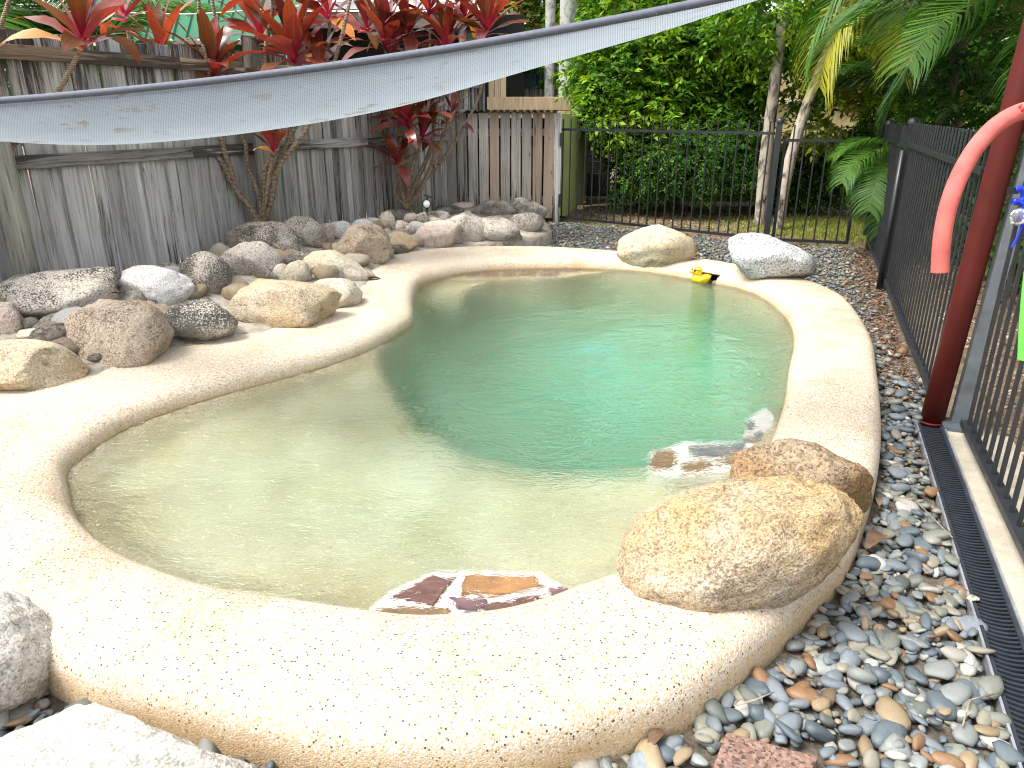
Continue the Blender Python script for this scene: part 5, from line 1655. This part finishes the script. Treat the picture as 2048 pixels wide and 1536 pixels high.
# low frond that pushes through the fence at the gate corner
lp = thing('palm_seedling', 'small palm with bright fronds poking through the fence at the gate corner', 'palm', (4.15, 8.2, 0), 'palms round the pool yard')
cr_ = Vector((4.05, 8.05, 1.02))
for az, el, L, kd, v in ((118, 20, .95, 'g', 2), (140, 5, 1.05, 'g', 2), (150, -25, 1.0, 'g', 1), (95, 35, .8, 'g', 2), (170, -10, .8, 'g', 2)):
    frond(lp, cr_, R(az), R(el), L, kd, v)
MB().tube([Vector((4.15, 8.2, 0)), Vector((4.1, 8.1, .6)), cr_], [.03, .025, .018], 8).build('stem', MAT['bark_dark'], lp, True)
# palm crown behind the left fence
palm('fan of bright palm fronds behind the left end of the timber fence', (-6.2, 9.0, 0), (-6.0, 8.8, 2.2), .08, .07, ring_(10, 25, 2.0, 'g', 2, 10) + ring_(7, 55, 1.9, 'g', 1, 30) + ring_(8, 5, 1.8, 'g', 2))
palm('second palm with bright fronds farther right behind the timber fence', (-4.9, 9.6, 0), (-4.9, 9.5, 2.0), .07, .06, ring_(9, 20, 1.7, 'g', 2, 25) + ring_(6, 50, 1.6, 'g', 1))
plant('shrub', 'dark leafy shrub massed behind the long right pool fence', 'shrub', Vector((5.0, 6.0, 0)),
      [((4.9, 7.2, .9), (.8, 1.2, 1.0)), ((4.4, 5.4, .9), (.7, 1.0, 1.0)), ((4.0, 4.2, .9), (.8, 1.0, 1.1)), ((5.4, 5.5, 2.0), (1.0, 1.8, 1.3)), ((5.2, 8.6, 1.6), (.9, 1.0, 1.2)), ((4.7, 4.2, 2.2), (.8, 1.2, 1.2))], 4200, .085, DEEP[:3], 18, None, 'bark', 'foliage', 'trees and shrubs beyond the right fence', clip=lambda P: P[:, 2] > .02)

# ------------------------------------------------------------------ neighbour's sheds behind the left fence
ns = thing('green_shed', 'neighbour green ribbed steel shed behind the timber fence', 'shed', (-4.2, 11.5, 0))
def ribbed(name, x0, x1, p_lo, p_hi, mat, root, pitch=.19):
    """ribbed steel sheet between two lines: p = (y, z) at the low and the high edge"""
    n_ = int((x1 - x0) / pitch)
    rows = [[], []]
    for k in range(n_):
        for u, h in ((0, 0), (.72, 0), (.80, 1), (.92, 1), (1, 0)):
            x = x0 + (k + u) * pitch
            for r_, (y, z) in zip(rows, (p_lo, p_hi)):
                r_.append((x, y - h * .02, z + h * .02))
    MB().grid(rows).build(name, mat, root)
ribbed('roof', -6.4, -2.9, (11.2, 2.36), (13.0, 4.2), MAT['greenroof'], ns)
ribbed('wall', -5.3, -3.0, (11.5, 0), (11.5, 2.38), MAT['greenroof'], ns)
MB().box((-4.25, 11.16, 2.33), (2.75, .1, .05)).build('gutter', MAT['beam'], ns)
cp = thing('carport', 'neighbour carport with dark open front and pale beam behind the cordylines', 'carport', (-1.9, 12, 0))
MB().box((-2.0, 12.2, 2.72), (2.6, .08, .22)).build('beam', MAT['beam'], cp)
MB().box((-2.0, 12.1, 2.90), (2.8, .12, .10)).build('gutter', MAT['white'], cp)
MB().box((-1.6, 13.2, 1.45), (3.6, .1, 2.9)).build('back_wall', MAT['dark'], cp)  # shade of the open front put into the wall's colour
for x in (-3.2, -.75):
    MB().box((x, 12.25, 1.3), (.1, .1, 2.6)).build('post', MAT['beam'], cp)
ribbed('roof', -3.4, -.5, (12.0, 2.97), (14.0, 4.6), MAT['greenroof'], cp)
gw = thing('green_lean_to', 'dark green sloping roof edge right of the carport', 'shed', (-.2, 12.8, 0))
mb = MB(); mb.v = [Vector(p) for p in ((-1.1, 12.8, 2.75), (.45, 12.8, 2.25), (.45, 15, 2.25), (-1.1, 15, 2.75), (-1.1, 12.8, 2.60), (.45, 12.8, 2.10), (.45, 15, 2.10), (-1.1, 15, 2.60))]
mb.f = [(0, 1, 2, 3), (4, 7, 6, 5), (0, 4, 5, 1), (1, 5, 6, 2), (2, 6, 7, 3), (3, 7, 4, 0)]
mb.build('roof', MAT['greenroof'], gw)
MB().box((-.3, 14, 1.2), (1.4, .1, 2.2)).build('wall', MAT['bluewall'], gw)
oc = thing('overhead_cable', 'thin white cable sagging in front of the green shed', 'cable', atY(-100, 12, 8.5))
pc = catmull([tuple(atY(x, y, 8.5)) for x, y in ((-100, 12), (20, 18), (110, 22), (270, 26), (380, 28), (480, 22), (620, 10), (760, -6))], 6)
MB().tube([Vector(tuple(p)) for p in pc], .006, 6).build('strand', MAT['white'], oc, True)

# ------------------------------------------------------------------ litter, grass, fallen leaves
rs = np.random.default_rng(30)
n = 7000
P = np.stack([rs.uniform(1.0, 6.0, n), rs.uniform(8.4, 12.5, n), np.full(n, -.02)], 1)
m = ((P[:, 0] - BF[0].x) * (BF[1].y - BF[0].y) - (P[:, 1] - BF[0].y) * (BF[1].x - BF[0].x)) < -.1
P = P[m]; n = len(P)
Dd = rs.standard_normal((n, 3)) * np.array([1, 1, .25])
L = rs.uniform(.02, .06, n)
V, F = leaves(P, Dd, L, L * .5, rs)
pal = np.array([(.22, .12, .05), (.30, .20, .10), (.14, .09, .05), (.36, .27, .16), (.09, .11, .03)])
tag(obj('leaf_litter', np_mesh('leaf_litter', V, F, pal[rs.integers(0, 5, n)]), MAT['litter']), 'scattered dry leaves on the soil beyond the back fence', 'leaf litter', None, 'stuff')
n = 16000
gx_ = rs.normal(4.25, .6, n); gy_ = rs.normal(9.9, .55, n)
P = np.stack([gx_, gy_, np.full(n, -.03)], 1)
m = (((P[:, 0] - BF[0].x) * (BF[2].y - BF[0].y) - (P[:, 1] - BF[0].y) * (BF[2].x - BF[0].x)) < -.25) & (P[:, 0] < 5.6)
P = P[m]; n = len(P)
Dd = rs.standard_normal((n, 3)) * .5 + np.array([0, 0, .9])
L = rs.uniform(.03, .075, n)
V, F = leaves(P, Dd, L, L * .16, rs)
pal = np.array([(.22, .28, .04), (.32, .34, .06), (.15, .22, .03), (.42, .37, .13)])
tag(obj('grass', np_mesh('grass', V, F, pal[rs.integers(0, 4, n)]), MAT['grass']), 'patch of yellowish grass seen through the gate', 'grass', None, 'stuff')
n = 2600
t_ = rs.uniform(0, 1, n)
base_ = np.array([FA.x, FA.y]) + np.outer(t_ * .95 + .05, np.array([FB.x - FA.x, FB.y - FA.y]))
P = np.stack([base_[:, 0] - np.abs(rs.normal(0, .14, n)) - .02, base_[:, 1], rs.uniform(.0, .02, n)], 1)
Dd = rs.standard_normal((n, 3)) * np.array([1, 1, .3])
L = rs.uniform(.015, .045, n)
V, F = leaves(P, Dd, L, L * .35, rs)
pal = np.array([(.20, .09, .05), (.12, .06, .04), (.28, .17, .10), (.08, .05, .035)])
tag(obj('bark_chips', np_mesh('bark_chips', V, F, pal[rs.integers(0, 4, n)]), MAT['litter']), 'reddish-brown bark chips along the foot of the long fence', 'bark chips', None, 'stuff')
n = 3500
t_ = rs.uniform(.1, 5.2, n); o_ = rs.uniform(.42, 1.6, n)
P = np.array([tuple(drain_pt(2.7 + a, b)) for a, b in zip(t_, o_)]); P[:, 2] = .004
Dd = rs.standard_normal((n, 3)) * np.array([1, 1, .3])
L = rs.uniform(.02, .07, n)
V, F = leaves(P, Dd, L, L * .35, rs)
pal = np.array([(.30, .20, .12), (.42, .33, .22), (.16, .10, .06), (.50, .42, .30)])
tag(obj('mulch_chips', np_mesh('mulch_chips', V, F, pal[rs.integers(0, 4, n)]), MAT['litter']), 'light brown wood chips behind the near fence panel', 'mulch', None, 'stuff')

def fallen(label, P, yaw, L, mat, curl=1):
    rows = []
    for i in range(7):
        t = i / 6
        w = .22 * math.sin(math.pi * min(1, t * .95 + .05)) ** .8 + .01
        z = .16 * math.sin(t * 3.2) * curl + .03
        rows.append([(t - .5, -w, z + w * .5), (t - .5, 0, z), (t - .5, w, z + w * .4)])
    me = MB().grid(rows).mesh('fallen_leaf'); smooth(me)
    me.transform(Matrix.Rotation(yaw, 4, 'Z') @ Matrix.Scale(L, 4))
    tag(obj('fallen_leaf', me, mat, None, Matrix.Translation(P)), label, 'leaf', 'fallen leaves')
fallen('curled brown leaf on the pebbles beside the mossy boulder', at(1752, 1085, .035), .7, .13, MAT['deadleaf'])
fallen('small reddish-brown leaf against the coping beside the mossy boulder', at(1757, 1005, .04), 1.2, .06, MAT['deadleaf'])
fallen('dry brown leaf on the pebbles below the near coping', at(1312, 1478, .03), .9, .07, MAT['deadleaf'])
fallen('thin reddish leaf lying on the far left coping', at(742, 560, .155), .35, .17, MAT['deadleaf'], .4)
fallen('tan dry leaf tucked beside the long grey boulder', at(225, 592, .40), 1.0, .10, MAT['deadleaf'])
# thin straw stalks on the pebbles
rr = random.Random(12)
for lab, pts in (('long pale straw stalk lying across pebbles and drain', ((1830, 1000), (1880, 1050), (1905, 1075))), ('purple-grey twig on the pebbles below the near coping', ((1468, 1412), (1510, 1400), (1548, 1384))), ('bent straw stalk by the drain at the lower right', ((1925, 1452), (1940, 1400), (2000, 1385)))):
    P = [at(x, y, .045) for x, y in pts]
    t = thing('straw_stalk', lab, 'twig', P[0], 'dry stalks on the pebbles')
    MB().tube(P, .0022, 5).build('stalk', MAT['rail'], t, True)
P = at(1946, 1196, .022)
me = pebble_mesh('stray_pebble', 300, 3); me.transform(Matrix.Rotation(-.2, 4, 'Z') @ Matrix.Scale(.021, 4))
tag(obj('stray_pebble', me, ROCK['cream'], None, Matrix.Translation(P)), 'smooth cream pebble lying on the drain grate', 'pebble')
